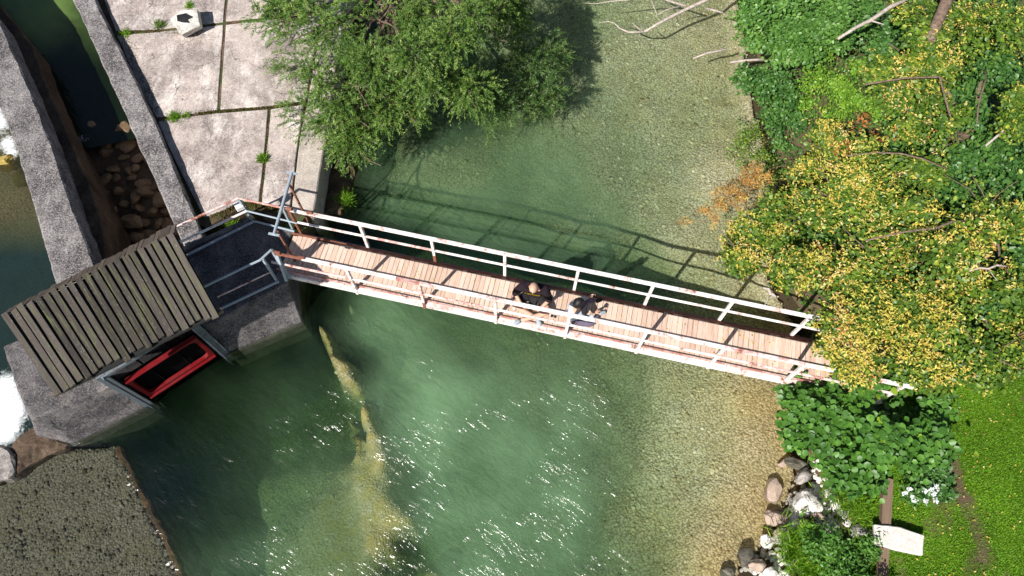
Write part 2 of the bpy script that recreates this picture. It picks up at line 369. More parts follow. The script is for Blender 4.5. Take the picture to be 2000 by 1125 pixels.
def water_mat(name, const=None, foam=None, chop=1.0):
    """surface sheet: what the water column swallows and scatters comes from its depth and silt; channel shade is painted in"""
    t = NT(name); p = t.pos()
    if const: tint, murk, body = const; tint = tint; 
    else: tint = t.attr('tint').outputs['Color']; murk = t.attr('murk').outputs['Fac']; body = t.attr('body').outputs['Color']
    cloud = t.noise(t.scalevec(p, (1, .6, 1)), 1.6, 5, .6, .3)
    if const: body_c = t.mix(t.ramp(cloud, .3, .7), tuple(v * .7 for v in body), tuple(v * 1.25 for v in body)); murk_f = murk
    else:
        body_c = t.mix(1.0, body, t.mix(t.ramp(cloud, .3, .7), (.9, .9, .9), (1.08, 1.08, 1.08)), 'MULTIPLY'); murk_f = t.math('MULTIPLY', murk, t.ramp(cloud, .25, .7, .82, 1.08))
    ch = t.attr('chop').outputs['Fac'] if not const else chop
    m0 = t.n('Mapping', i_Vector=p); m0.inputs['Rotation'].default_value = (0, 0, R(38)); m1 = t.n('Mapping', i_Vector=m0.outputs[0]); m1.inputs['Scale'].default_value = (.85, 2.3, 1)
    n1 = t.noise(m1.outputs[0], 1.3, 2, .5, .8); n2 = t.noise(m1.outputs[0], 3.4, 2, .5, 1.3); n3 = t.noise(m1.outputs[0], 12, 2, .5, .5)
    h = t.math('ADD', t.math('MULTIPLY', n1, .085), t.math('ADD', t.math('MULTIPLY', n2, .062), t.math('MULTIPLY', n3, .012)))
    h = t.math('MULTIPLY', h, ch)
    nb = t.n('Bump', i_Height=h, i_Strength=1.0, i_Distance=1.0).outputs[0]
    tr = t.n('BsdfTransparent'); t.set(tr.inputs[0], tint)
    df = t.n('BsdfDiffuse'); t.set(df.inputs[0], body_c)
    mx = t.n('MixShader'); t.set(mx.inputs[0], murk_f); t.t.links.new(tr.outputs[0], mx.inputs[1]); t.t.links.new(df.outputs[0], mx.inputs[2])
    gl = t.n('BsdfGlossy', i_Roughness=.2); t.set(gl.inputs['Normal'], nb); gl.inputs[0].default_value = (1, 1, 1, 1)
    fr = t.n('Fresnel', i_IOR=1.38)
    mg = t.n('MixShader'); t.set(mg.inputs[0], fr.outputs[0]); t.t.links.new(mx.outputs[0], mg.inputs[1]); t.t.links.new(gl.outputs[0], mg.inputs[2])
    last = mg.outputs[0]
    if foam:
        fm = t.n('BsdfDiffuse', i_Color=(.8, .84, .88)); f = t.attr('foam').outputs['Fac']
        fn = t.noise(t.scalevec(p, (1, 1, 1)), 9, 6, .75, 1.5); ff = t.ramp(t.math('ADD', t.math('MULTIPLY', f, .62), fn), .7, 1.05)
        t.set(fm.inputs['Normal'], t.bump(fn, .8, .05))
        mf = t.n('MixShader'); t.set(mf.inputs[0], ff); t.t.links.new(last, mf.inputs[1]); t.t.links.new(fm.outputs[0], mf.inputs[2]); last = mf.outputs[0]
    t.t.links.new(last, t.out.inputs[0]); return t.m
m_water = water_mat('green_river_water')
m_tail = water_mat('tail_water', None, True)
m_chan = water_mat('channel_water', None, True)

# ------------------------------------------------------------------ river: depth and silt (surveyed points)
pts = [(1500,850,.15,0),(1480,980,.16,0),(1400,800,.38,0),(1420,1080,.2,0),(1300,900,.55,.05),(1250,1020,.75,.1),(1330,730,.55,.05),(1480,780,.2,0),(1200,750,.95,.3),
 (1100,800,1.2,.62),(1190,900,.95,.35),(1100,950,1.3,.62),(1000,880,1.5,.75),(850,800,1.6,.85),(800,700,1.6,.72),(720,640,1.6,.6),(930,660,1.3,.42),(1060,690,1.2,.4),(1100,1080,1.4,.55),(900,1080,1.6,.55),(960,980,1.5,.62),(830,1000,1.6,.7),(1180,1110,1.1,.4),
 (800,930,1.9,.35),(785,1090,2.2,.12),(840,900,1.6,.85),(750,760,1.6,.5),(690,700,1.9,.2),(760,600,1.6,.6),
 (660,1000,1.0,.38),(560,1060,.95,.4),(620,930,1.2,.36),(500,950,1.4,.3),(520,1100,1.1,.4),(400,850,2.3,.1),(450,780,2.4,.1),(320,930,2.6,.12),(380,1000,2.2,.2),(400,1110,1.9,.33),(300,860,3,0),(520,800,2.0,.3),(560,760,2.2,.25),(600,700,2.2,.12),(650,810,2,.1),(450,700,3,0),(560,680,3,0),(610,600,3,0),(350,790,3,0),
 (760,380,1.5,.5),(730,320,1.0,.4),(900,300,.85,.35),(830,290,.8,.4),(850,400,1.7,.55),(950,470,1.9,.5),(800,440,2.2,.32),(1000,400,1.4,.5),(1080,330,1.0,.5),(1150,500,1.7,.4),(1150,420,.95,.45),(1250,520,1.2,.25),(1200,300,.7,.28),(1300,200,.55,.15),(1250,100,.5,.15),(1350,60,.4,.1),(1350,450,.4,.05),(1300,380,.55,.2),(1420,350,.25,0),(1150,200,.65,.3),(1080,40,.9,.1),(700,450,2.4,.05),(660,420,2.6,0),(1450,560,.3,0),(1380,560,.6,.1),(650,1120,1.0,.4),
 (700,100,2,0),(900,150,1.5,.1)]
C = []
for x, y, d, s in pts:
    p = at(x, y, WZ); C.append((p.x, p.y, d, s))
C += [(2, -4, 1.6, .6), (-4, -4, 1.5, .5), (6, -5, .6, .1), (0, 22, 1, .2), (0, 60, 1, .2), (0, -60, 1, .3)]
C = np.array(C)
def field(x, y, k):
    sh = x.shape; x = x.ravel(); y = y.ravel(); o = np.empty(len(x))
    for i in range(0, len(x), 20000):
        d2 = (x[i:i + 20000, None] - C[None, :, 0]) ** 2 + (y[i:i + 20000, None] - C[None, :, 1]) ** 2
        wt = 1 / (d2 + .16) ** 1.9; o[i:i + 20000] = (wt * C[None, :, k]).sum(1) / wt.sum(1)
    return o.reshape(sh)
P = lambda L, z=WZ: [at(a, b, z) for a, b in L]
# algae-covered ridge: px, py, radius, top depth, strength
ridge = []
def rr(a, b, rad, dep, n):
    a, b = at(*a, WZ), at(*b, WZ)
    for i in range(n + 1):
        f = i / max(n, 1); ridge.append((a.x + (b.x - a.x) * f, a.y + (b.y - a.y) * f, rad * random.uniform(.75, 1.3), dep + random.uniform(-.08, .12)))
rr((612, 632), (650, 690), .14, .24, 6); rr((650, 690), (692, 748), .2, .2, 6); rr((708, 785), (712, 800), .19, .18, 1); rr((714, 805), (728, 850), .18, .2, 4)
rr((728, 850), (742, 905), .24, .25, 4); rr((692, 748), (708, 785), .12, .45, 3); rr((668, 575), (660, 650), .07, .55, 7); rr((670, 800), (672, 830), .1, .6, 2); rr((686, 850), (694, 885), .17, .4, 3)
rr((700, 915), (755, 1005), .36, .33, 5); rr((760, 1000), (795, 1010), .26, .32, 2); rr((735, 990), (730, 1060), .38, .4, 3); rr((700, 690), (760, 850), .13, .95, 8); rr((760, 850), (770, 960), .17, .75, 5)
rr((625, 985), (655, 1110), .5, .85, 5); rr((830, 1120), (850, 1125), .2, .8, 1)
rid = np.array(ridge)
def bathy(x, y):
    d = field(x, y, 2); s = field(x, y, 3)
    d = np.clip(d + (fbm(x * 1.6, y * 1.6) - .5) * .35 * np.clip(d, 0, 1.2), .06, 4)
    sh = x.shape; xf = x.ravel(); yf = y.ravel()
    wx = xf + (fbm(xf * 5, yf * 5) - .47) * .28; wy = yf + (fbm(xf * 5 + 40, yf * 5 + 9) - .47) * .28
    al = np.zeros(len(xf)); df = d.ravel().copy()
    for cx, cy, r_, dep in ridge:
        g = np.exp(-(((wx - cx) ** 2 + (wy - cy) ** 2) / r_ ** 2) ** (1.4 if r_ < .3 else .85)); df = df + (np.minimum(df, dep) - df) * g; al = np.maximum(al, g)
    al = al * np.clip((fbm(xf * 7 + 5, yf * 7) - .2) * 3.2, .35, 1)
    return df.reshape(sh), s, al.reshape(sh)
shelf = P([(-250, 1010), (0, 925), (95, 878), (225, 868), (262, 940), (288, 990), (322, 1060), (352, 1125), (380, 1200), (450, 1400), (-400, 1400)], -1.3)
shore = P([(1380, -400), (1440, -60), (1455, 60), (1470, 180), (1500, 300), (1520, 420), (1500, 540), (1560, 640), (1585, 720), (1545, 770), (1550, 860), (1560, 930), (1530, 1000), (1510, 1050), (1450, 1110), (1420, 1180), (1380, 1400)])
sl = [(p.x, p.y) for p in shore]; sl = [(sl[0][0], 200)] + sl + [(sl[-1][0], -200)]
land_poly = sl + [(400, -200), (400, 200)]
# everything left of this line is terrace, pier, weir and the lower channels
lw = P([(560, -300), (600, 0), (600, 250), (570, 400), (560, 560), (440, 640), (240, 740), (110, 800), (60, 868), (0, 915), (-250, 1000)])
wl = [(p.x, p.y) for p in lw]; wl = [(wl[0][0], 200)] + wl + [(-60, -3), (-400, -3), (-400, 200)]

def bedz(x, y):
    d, s, al = bathy(x, y); z = WZ - d
    il = inside(x, y, wl); z = np.where(il, -3.4, z)
    ish = inside(x, y, [(p.x, p.y) for p in shelf]); z = np.where(ish, -1.3 + (fbm(x * 2, y * 2) - .5) * .08, z)
    land = inside(x, y, land_poly); ds = pdist(x, y, sl)
    z = np.where(land, np.minimum(z, -1.5), np.where((ds < .25) & ~il, np.maximum(z, WZ - .05 - ds * .6), z))
    return z
def axis(a, b, st, far): 
    c = list(np.arange(a, b, st)); q = b; s = st
    while q < far: s *= 1.35; q += s; c.append(q)
    q = a; s = st; pre = []
    while q > -far: s *= 1.35; q -= s; pre.append(q)
    return np.array(pre[::-1] + c)
xs, ys = axis(-11, 8, .085, 300), axis(-1, 17, .085, 300)
def warmth(x, y):
    yb = np.clip((at(1400, 560, WZ).y - y) / 1.0, .25, 1); return np.clip(np.exp(-(pdist(x, y, sl) / 1.5) ** 2) * yb * (.6 + fbm(x * 1.5, y * 1.5) * .8), 0, 1)
me, co = grid_mesh('river_bed', xs, ys, bedz)
d_, s_, al_ = bathy(co[:, 0], co[:, 1]); fattr(me, 'algae', al_)
ish = inside(co[:, 0], co[:, 1], [(p.x, p.y) for p in shelf]).astype(float); fattr(me, 'dark', ish * .8); fattr(me, 'warm', warmth(co[:, 0], co[:, 1]))
o = put('river_bed', me, m_bed, origin=(0, 0, 0), smooth=True); props(o, 'pale gravel river bed with ochre algae ridges under green water', kind='structure')

def keep_w(x, y): return ~inside(x, y, wl) & ~(inside(x, y, land_poly) & (pdist(x, y, sl) > .6))
LAY = [0.0, .16, .45, .9, 1.5, 2.2]
def water_attrs(me, x, y, top, bot):
    """column between two depths: absorption and scattering of that slice"""
    d, s, al = bathy(x, y); ish = inside(x, y, [(p.x, p.y) for p in shelf]); d = np.where(ish, .5, d); s = np.where(ish, .04, s)
    near = pdist(x, y, sl); d = np.where(near < .5, np.minimum(d, .06 + near * .7), d)
    th = np.clip(np.minimum(d, bot) - top, 0, None) if bot < 9 else np.clip(d - top, 0, None)
    s = s * (.72 + .55 * fbm(x * .9 + y * .4, y * 1.1 - x * .2))
    tint = np.exp(-np.stack([th * .36, th * .15, th * .4], -1)); cattr(me, 'tint', tint)
    fattr(me, 'murk', 1 - np.exp(-(s * 1.6 + .05 + .8 * np.clip((d - 1.5) / .8, 0, 1) * np.clip(1 - s * 3.5, 0, 1)) * th))
    ss = np.clip(s / .75, 0, 1)[:, None] ** 1.1
    body = np.array([.004, .016, .006]) * (1 - ss) + np.array([.32, .53, .31]) * ss
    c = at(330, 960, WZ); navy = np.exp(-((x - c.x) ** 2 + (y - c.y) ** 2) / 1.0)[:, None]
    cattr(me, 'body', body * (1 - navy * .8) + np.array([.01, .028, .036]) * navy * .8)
    c1, c2 = at(900, 620, WZ), at(1260, 900, WZ)
    chop = .3 + .45 * np.clip((c1.y - y) / 1.2, 0, 1) * np.clip((c2.x - x) / .8, 0, 1) * np.clip((x - at(430, 950, WZ).x) / 1.6 + .15, .1, 1)
    pat = np.clip((fbm(x * 1.5 + y * .5, y * 1.3 - x * .4) - .3) * 3.2, .25, 1.15); fattr(me, 'chop', chop * np.where(ish, .3, 1) * pat)
me, co = grid_mesh('river_water', axis(-10, 8, .07, 300), axis(-.5, 17, .07, 300), lambda x, y: np.full(x.shape, WZ), keep_w)
water_attrs(me, co[:, 0], co[:, 1], 0, LAY[1])
river = put('river_water', me, m_water, origin=(0, 0, 0), smooth=True); props(river, 'clear green river water rippling under the footbridge', kind='structure')
for k in range(1, len(LAY)):
    bot = LAY[k + 1] if k + 1 < len(LAY) else 99
    me, co = grid_mesh('silt_layer', axis(-10, 8, .11, 60), axis(-.5, 17, .11, 60), lambda x, y: np.full(x.shape, WZ - LAY[k]), lambda x, y: keep_w(x, y) & (bathy(x, y)[0] > LAY[k] + .01) & ~inside(x, y, [(p.x, p.y) for p in shelf]) & ~inside(x, y, land_poly))
    water_attrs(me, co[:, 0], co[:, 1], LAY[k], bot)
    props(put('silt_layer', me, m_silt, river, origin=(0, 0, WZ - LAY[k])), kind='stuff')

# loose pebbles lying on the bed
def scatter_pebbles():
    ico = [(0, 0, 1), (.89, 0, .45), (.28, .85, .45), (-.72, .53, .45), (-.72, -.53, .45), (.28, -.85, .45), (.9, .1, -.3), (-.1, .9, -.3), (-.9, -.1, -.3), (.1, -.9, -.3)]
    fc = [(0, 1, 2), (0, 2, 3), (0, 3, 4), (0, 4, 5), (0, 5, 1), (1, 6, 2), (2, 7, 3), (3, 8, 4), (4, 9, 5), (5, 6, 1), (2, 6, 7), (3, 7, 8), (4, 8, 9), (5, 9, 6)]
    ico = np.array(ico); fc = np.array(fc); n = 90000
    x = rng.uniform(-9.8, 8, n); y = rng.uniform(.2, 16, n)
    d, s, al = bathy(x, y); ish = inside(x, y, [(p.x, p.y) for p in shelf])
    cl = fbm(x * 1.7 + 11, y * 1.7); ok = (~inside(x, y, wl) & ~inside(x, y, land_poly) & (d < 1.25) & (al < .3)) | ish
    ok &= (rng.random(n) < np.where(ish, 1, np.clip(1.3 - s * 1.3, .2, 1)) * np.clip((cl - .2) * 3.2, .25, 1))
    x, y, ish = x[ok], y[ok], ish[ok]; z = bedz(x, y); n = len(x)
    sz = rng.gamma(2.2, .0085, n).clip(.008, .085) * np.where(ish, .95, .85 - .2 * warmth(x, y))
    ax = np.stack([sz * rng.uniform(.8, 1.4, n), sz * rng.uniform(.7, 1.1, n), sz * rng.uniform(.4, .7, n)], -1); a = rng.uniform(0, 6.28, n)
    v = ico[None] * ax[:, None]; c, s2 = np.cos(a)[:, None], np.sin(a)[:, None]
    V = np.stack([v[..., 0] * c - v[..., 1] * s2 + x[:, None], v[..., 0] * s2 + v[..., 1] * c + y[:, None], v[..., 2] + z[:, None]], -1)
    F = fc[None] + (np.arange(n) * 10)[:, None, None]
    me = bulk_mesh('pebbles', V.reshape(-1, 3), F.reshape(-1, 3)); fattr(me, 'rnd', np.repeat(rng.beta(2, 2.2, n), 10)); fattr(me, 'dark', np.repeat(ish * .8, 10)); fattr(me, 'warm', np.repeat(warmth(x, y), 10))
    o = put('pebbles', me, m_pebble, origin=(0, 0, 0), smooth=True); props(o, 'loose pebbles strewn over the shallow river bed', 'pebbles', kind='stuff')
scatter_pebbles()

# ------------------------------------------------------------------ right bank
def lawnz(x, y):
    ds = pdist(x, y, sl); ins = inside(x, y, land_poly)
    z = WZ - .3 + np.clip(ds / 1.25, 0, 1) ** .8 * 1.12 + (fbm(x * 1.3, y * 1.3) - .5) * .1
    return np.where(ins, z, WZ - .35)
def lawn_mat():
    t = NT('lawn_soil'); p = t.pos(); 
    c = t.mix(t.ramp(t.noise(p, 1.8, 5, .7), .4, .65), (.08, .15, .012), (.16, .28, .02)); c = t.mix(t.ramp(t.noise(p, 40, 3, .7), .4, .65), t.mix(1.0, c, (.5, .5, .5), 'MULTIPLY'), c)
    b = t.mix(t.noise(p, 12, 5, .7), (.05, .035, .02), (.17, .12, .08)); c = t.mix(t.attr('bare').outputs['Fac'], c, b)
    return t.pbr(c, .95, t.bump(t.noise(p, 50, 3, .8), .7, .03), spec=.1)
me, co = grid_mesh('ground', axis(3.5, 14, .1, 300), axis(-1, 18, .1, 300), lawnz, lambda x, y: inside(x, y, land_poly) | (pdist(x, y, sl) < .12))
ds = pdist(co[:, 0], co[:, 1], sl)
bare_line = [(p.x, p.y) for p in P([(1850, 870), (1870, 960), (1905, 1030), (1925, 1090)], -.3)]
bare = np.clip(1.4 - ds, 0, 1) + (co[:, 1] > at(1800, 700, -.3).y) * .8 + np.exp(-(pdist(co[:, 0], co[:, 1], bare_line) / .16) ** 2) * .8 + np.clip((fbm(co[:, 0] * 2.1, co[:, 1] * 2.1) - .58) * 5, 0, .7)
fattr(me, 'bare', np.clip(bare, 0, 1))
m_lawn = lawn_mat(); o = put('ground', me, m_lawn, origin=(0, 0, 0), smooth=True); props(o, 'grassy right river bank sloping down to the water', kind='structure')
# left bank beyond the walls
me = raw_mesh('left_bank', [(-400, -4, -1.9), (-12.5, -4, -1.9), (-16.5, 16, -1.9), (-16.5, 300, -1.9), (-400, 300, -1.9), (-14.5, 5, -1.9)], [(0, 1, 5, 2, 3, 4)])
o = put('left_bank', me, m_soil, origin=(0, 0, 0)); props(o, 'earth ground far left of the channels', kind='structure')

# ------------------------------------------------------------------ leaves
def rand_unit(n):
    v = rng.normal(size=(n, 3)); return v / np.linalg.norm(v, axis=1, keepdims=True)
def leaves(name, pos, dr, nr, L, Wd, mat, parent, rnd, kind='stuff', shape=4):
    """pos base points, dr leaf directions, nr approx normals; folded leaf blades, a few cm long"""
    n = len(pos); dr = dr / np.linalg.norm(dr, axis=1, keepdims=True); sd = np.cross(dr, nr); sd /= np.linalg.norm(sd, axis=1, keepdims=True) + 1e-9
    up = np.cross(sd, dr); L = np.broadcast_to(L, n)[:, None]; Wd = np.broadcast_to(Wd, n)[:, None]
    if shape == 4:
        V = np.stack([pos, pos + dr * L * .45 + sd * Wd * .5 + up * Wd * .12, pos + dr * L, pos + dr * L * .45 - sd * Wd * .5 + up * Wd * .12], 1)
        q = np.array([[0, 1, 2], [0, 2, 3]])
    else:
        V = np.stack([pos, pos + dr * L * .25 + sd * Wd * .45 + up * Wd * .1, pos + dr * L * .7 + sd * Wd * .42 + up * Wd * .06, pos + dr * L - up * Wd * .1,
                      pos + dr * L * .7 - sd * Wd * .42 + up * Wd * .06, pos + dr * L * .25 - sd * Wd * .45 + up * Wd * .1], 1)
        q = np.array([[0, 1, 2], [0, 2, 3], [0, 3, 4], [0, 4, 5]])
    k = V.shape[1]; F = (q[None] + (np.arange(n) * k)[:, None, None]).reshape(-1, 3)
    me = bulk_mesh(name, V.reshape(-1, 3), F); fattr(me, 'rnd', np.repeat(rnd, k))
    o = put(name, me, mat, parent); props(o, kind=kind) if kind else None; return o
def blob_points(blobs, n, shell=.55, top=True):
    """points in ellipsoids (centre, radii), gathered near the outer shell"""
    wts = np.array([b[1][0] * b[1][1] for b in blobs]); idx = rng.choice(len(blobs), n, p=wts / wts.sum())
    c = np.array([b[0] for b in blobs])[idx]; r = np.array([b[1] for b in blobs])[idx]
    u = rand_unit(n)
    if top: u[:, 2] = np.where(rng.random(n) < .75, np.abs(u[:, 2]), u[:, 2])
    rad = shell + (1 - shell) * rng.random(n) ** .6
    return c + u * r * rad[:, None], u
def lobes(blobs, dens=5.0, size=.3):
    out = []
    for c, r in blobs:
        k = max(4, int(dens * (r[0] * r[1]) / (size * size) * .55)); u = rand_unit(k); u[:, 2] = np.abs(u[:, 2]) * rng.choice([1, 1, 1, -.4], k)
        for q in u:
            f = rng.uniform(.62, 1.05); rs = size * rng.uniform(.45, 1.25) * min(1, r[0] / .45 + .25)
            out.append(((c[0] + q[0] * r[0] * f, c[1] + q[1] * r[1] * f, c[2] + q[2] * r[2] * f + rng.uniform(-.25, .25)), (rs, rs * rng.uniform(.7, 1.2), rs * .75)))
    return out
def clumped(blobs, nclump, per, spread, shell=.5):
    c, u = blob_points(blobs, nclump, shell); k = nclump * per
    C2 = np.repeat(c, per, 0); U = np.repeat(u, per, 0); tone = np.repeat(rng.random(nclump), per)
    off = rng.normal(size=(k, 3)) * spread; off[:, 2] *= .5
    return C2 + off, U, tone, c, u
def blob(px, py, z, rx_, ry_=None, rz_=None):
    p = at(px, py, z); return ((p.x, p.y, p.z), (rx_, ry_ or rx_, rz_ or rx_ * .6))
def limb(mb, a, b, r0, r1, bend=.15, n=5, sides=6):
    a, b = Vector(a), Vector(b); L = (b - a).length; pts_ = []
    o1 = Vector((random.uniform(-1, 1), random.uniform(-1, 1), random.uniform(-.5, 1))) * bend * L
    for i in range(n + 1):
        f = i / n; pts_.append(a.lerp(b, f) + o1 * math.sin(math.pi * f) * .6 + Vector((random.uniform(-1, 1), random.uniform(-1, 1), random.uniform(-1, 1))) * L * .02)
    mb.tube(pts_, [r0 + (r1 - r0) * i / n for i in range(n + 1)], sides); return pts_

def leafy(parent, blobs, nclump, per, spread, L, Wd, mat, name='foliage', shell=.45, shape=4, flat=.8, tonew=.55, lob=.28):
    n_in = nclump // 8; A1 = clumped(lobes(blobs, 1.6, lob), nclump - n_in, per, spread * .7, .6); A2 = clumped([(b[0], tuple(v * .8 for v in b[1])) for b in blobs], n_in, per, spread * 1.3, .1)
    pos, U, tone, c, u = [np.concatenate([p_, q_]) for p_, q_ in zip(A1, A2)]; n = len(pos)
    nr = rand_unit(n) * (1 - flat * .45) + np.array([0, 0, 1]) * flat + U * .35
    dr = rand_unit(n); dr[:, 2] = dr[:, 2] * .5 - .15; dr += U * .3
    rnd = np.clip(tone * tonew + rng.random(n) * (1 - tonew), 0, 1)
    cs = np.repeat(rng.uniform(.65, 1.45, n // per + 1), per)[:n]; f2 = cs * rng.uniform(.7, 1.2, n)
    leaves(name, pos, dr, nr, L * f2, Wd * f2 * rng.uniform(.85, 1.1, n), mat, parent, rnd, shape=shape); return c, u

def twiggy(parent, blobs, ntwig, per, tl, L, Wd, mat, name='foliage', lean=(0, 0, 0)):
    """willow habit: long shoots set with narrow leaves"""
    n_in = ntwig // 7; q1 = blob_points(lobes(blobs, 1.0, .36), ntwig - n_in, .3); q2 = blob_points(blobs, n_in, .1)
    c = np.concatenate([q1[0], q2[0]]); u = np.concatenate([q1[1], q2[1]]); tone = rng.random(ntwig)
    dirs = u * np.array([1, 1, .7]) + rng.normal(size=(ntwig, 3)) * .45 + np.array(lean); dirs /= np.linalg.norm(dirs, axis=1, keepdims=True)
    ln = tl * rng.uniform(.5, 1.3, ntwig); t = np.tile(np.linspace(.05, 1, per), ntwig)
    C2 = np.repeat(c, per, 0); Dd = np.repeat(dirs, per, 0); LL = np.repeat(ln, per)
    pos = C2 + Dd * (t * LL)[:, None]; pos[:, 2] -= (t ** 2) * LL * .35
    side = rand_unit(len(pos)); side -= Dd * (side * Dd).sum(1)[:, None]; side /= np.linalg.norm(side, axis=1, keepdims=True) + 1e-9
    dr = Dd * .75 + side * .75; n = len(pos)
    nr = rand_unit(n) * .55 + np.array([-.1, -.1, 1])
    rnd = np.clip(np.repeat(tone, per) * .5 + rng.random(n) * .35 + t * .15, 0, 1)
    leaves(name, pos, dr, nr, L * rng.uniform(.6, 1.2, n), Wd * rng.uniform(.7, 1.2, n), mat, parent, rnd)
    mb = MB()
    for i in range(0, ntwig, 5):
        a = Vector(c[i].tolist()); d_ = Vector(dirs[i].tolist()); mb.tube([a - d_ * .1, a + d_ * ln[i] * .5 - Vector((0, 0, .08 * ln[i])), a + d_ * ln[i] * .95 - Vector((0, 0, .31 * ln[i]))], [.005, .004, .002], 3)
    o = mb.put('twig', m_bark, parent); props(o, kind='stuff')

# ------------------------------------------------------------------ left walls, channels
ZB = -3.3
def strip(left, right, z): return [at(a, b, z) for a, b in left] + [at(a, b, z) for a, b in reversed(right)]
t1 = thing('concrete_wall', 'thick rough concrete channel wall at the far left beside white water', 'wall', at(90, 400, ZB))
L1 = [(-150, -60), (-60, 100), (0, 209), (30, 284), (71, 420), (110, 560), (150, 640)]; R1 = [(-90, -80), (0, 41), (22, 93), (60, 179), (101, 284), (147, 420), (184, 515), (215, 590)]
MB().prism(strip(L1, R1, 0.0), ZB).put('wall_top', m_wall, t1, bevel=.03, cut=.2, rough=.024)
RL = [(-60, -60), (0, 8), (63, 88), (92, 168), (122, 235), (150, 303), (180, 375), (197, 425), (207, 490), (225, 560)]; LL = [(-100, -60), (0, 60), (60, 190), (150, 430), (205, 560)]
MB().prism(strip(LL, RL, -.62), ZB).put('ledge', m_brown, t1, bevel=.03, cut=.35, rough=.03)
t2 = thing('concrete_wall', 'narrower concrete channel wall between the dark channel and pale terrace', 'wall', at(270, 250, ZB))
L2 = [(100, -90), (143, 0), (172, 63), (231, 194), (261, 261), (332, 420), (368, 500)]; R2 = [(150, -90), (187, 0), (224, 75), (261, 149), (306, 243), (379, 420), (405, 480)]
MB().prism(strip(L2, R2, -.02), ZB).put('wall_top', m_wall, t2, bevel=.03, cut=.2, rough=.024)

# side channel: upstream water, then a stone spillway stepping down
def quad_strip(name, left, right, zl, zr=None, n=30, m=8, mat=None, label=None, foam=None, rough=0):
    left = [Vector(p) for p in left]; right = [Vector(p) for p in right]; V = []; 
    def samp(L, f):
        k = f * (len(L) - 1); i = min(int(k), len(L) - 2); return L[i].lerp(L[i + 1], k - i)
    for i in range(n + 1):
        a, b = samp(left, i / n), samp(right, i / n)
        for j in range(m + 1): V.append(a.lerp(b, j / m))
    V = np.array([tuple(v) for v in V])
    if rough: V[:, 2] += (fbm(V[:, 0] * 3, V[:, 1] * 3) - .5) * rough
    i = np.arange(n)[:, None] * (m + 1) + np.arange(m)[None]; q = np.stack([i, i + m + 1, i + m + 2, i + 1], -1).reshape(-1, 4)
    me = bulk_mesh(name, V, q)
    if foam: fattr(me, 'foam', foam(V))
    o = put(name, me, mat, origin=(0, 0, 0), smooth=True); props(o, label, kind='structure'); return o
def foamf(spots):
    c = [(at(a, b, z), r_) for a, b, z, r_ in spots]
    return lambda V: np.clip(sum(np.exp(-((V[:, 0] - p.x) ** 2 + (V[:, 1] - p.y) ** 2) / r_ ** 2) for p, r_ in c), 0, 1)
cl = [at(-200, -100, CZ), at(40, 120, CZ), at(90, 240, CZ), at(120, 300, CZ)]; cr = [at(200, -100, CZ), at(230, 60, CZ), at(290, 200, CZ), at(320, 260, CZ)]
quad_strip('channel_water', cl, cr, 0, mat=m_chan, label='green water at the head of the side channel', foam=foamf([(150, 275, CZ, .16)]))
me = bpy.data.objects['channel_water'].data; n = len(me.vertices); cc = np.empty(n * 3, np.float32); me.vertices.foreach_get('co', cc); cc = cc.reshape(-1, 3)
g = (np.clip((cc[:, 1] - at(80, 130, CZ).y) / 1.3, 0, 1) ** 1.3)[:, None]; g *= np.clip(1.25 - np.clip((cc[:, 0] - at(110, 30, CZ).x) / .5, 0, 1)[:, None], .1, 1)  # left wall's shade painted into the water colour, lit patch at the head
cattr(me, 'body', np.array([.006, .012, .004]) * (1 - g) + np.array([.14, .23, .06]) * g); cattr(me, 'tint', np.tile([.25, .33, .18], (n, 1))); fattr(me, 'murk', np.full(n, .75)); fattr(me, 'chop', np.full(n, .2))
cbl = [at(-200, -100, -2.0), at(40, 120, -2.0), at(90, 240, -1.7), at(120, 300, -1.5)]; cbr = [at(200, -100, -2.0), at(230, 60, -2.0), at(290, 200, -1.7), at(320, 260, -1.5)]
quad_strip('channel_bed', cbl, cbr, 0, mat=m_brown, label='dark bed under the side channel water', rough=.1)
sl_ = [at(110, 225, -1.42), at(150, 330, -1.75), at(170, 430, -2.1), at(180, 540, -2.4)]; sr_ = [at(330, 225, -1.42), at(350, 330, -1.7), at(420, 430, -2.05), at(430, 540, -2.4)]
spill = quad_strip('spillway', sl_, sr_, 0, n=40, m=20, mat=m_brown, label='stone spillway stepping down between the two channel walls', rough=.12)

def rock_mesh(name, seed, sx, sy, sz, cuts=5, sub=2, flat=.75):
    bm = bmesh.new(); bmesh.ops.create_icosphere(bm, subdivisions=sub, radius=1); rnd = random.Random(seed)
    off = Vector((rnd.uniform(-50, 50), rnd.uniform(-50, 50), rnd.uniform(-50, 50)))
    planes = [(Vector((rnd.gauss(0, 1), rnd.gauss(0, 1), rnd.gauss(0, .7))).normalized(), rnd.uniform(flat - .15, flat + .12)) for _ in range(cuts)]
    for v in bm.verts:
        for n_, d0 in planes:
            k = v.co.dot(n_)
            if k > d0: v.co -= n_ * (k - d0)
        v.co *= 1 + mn.noise(v.co * 1.5 + off) * .22 + mn.noise(v.co * 5 + off) * .06
        v.co = Vector((v.co.x * sx, v.co.y * sy, v.co.z * sz))
    me = bpy.data.meshes.new(name); bm.to_mesh(me); bm.free(); return me
def rock(px, py, z, sx, sy, sz, rot, mat, label=None, seed=0, cat='rock', group=None, parent=None, name='rock', sub=3):
    me = rock_mesh(name, seed or int(px * 7 + py), sx, sy, sz, sub=sub); me.materials.append(mat)
    o = bpy.data.objects.new(name, me); link(o); p = at(px, py, z)
    if parent is not None: o.parent = parent; p = p - parent_world(parent)
    o.location = p; o.rotation_euler = (0, 0, R(rot)); 
    if label: props(o, label, cat, group)
    return o
srock = [rock_mesh('stone', 300 + k, 1, 1, .55, sub=2) for k in range(6)]
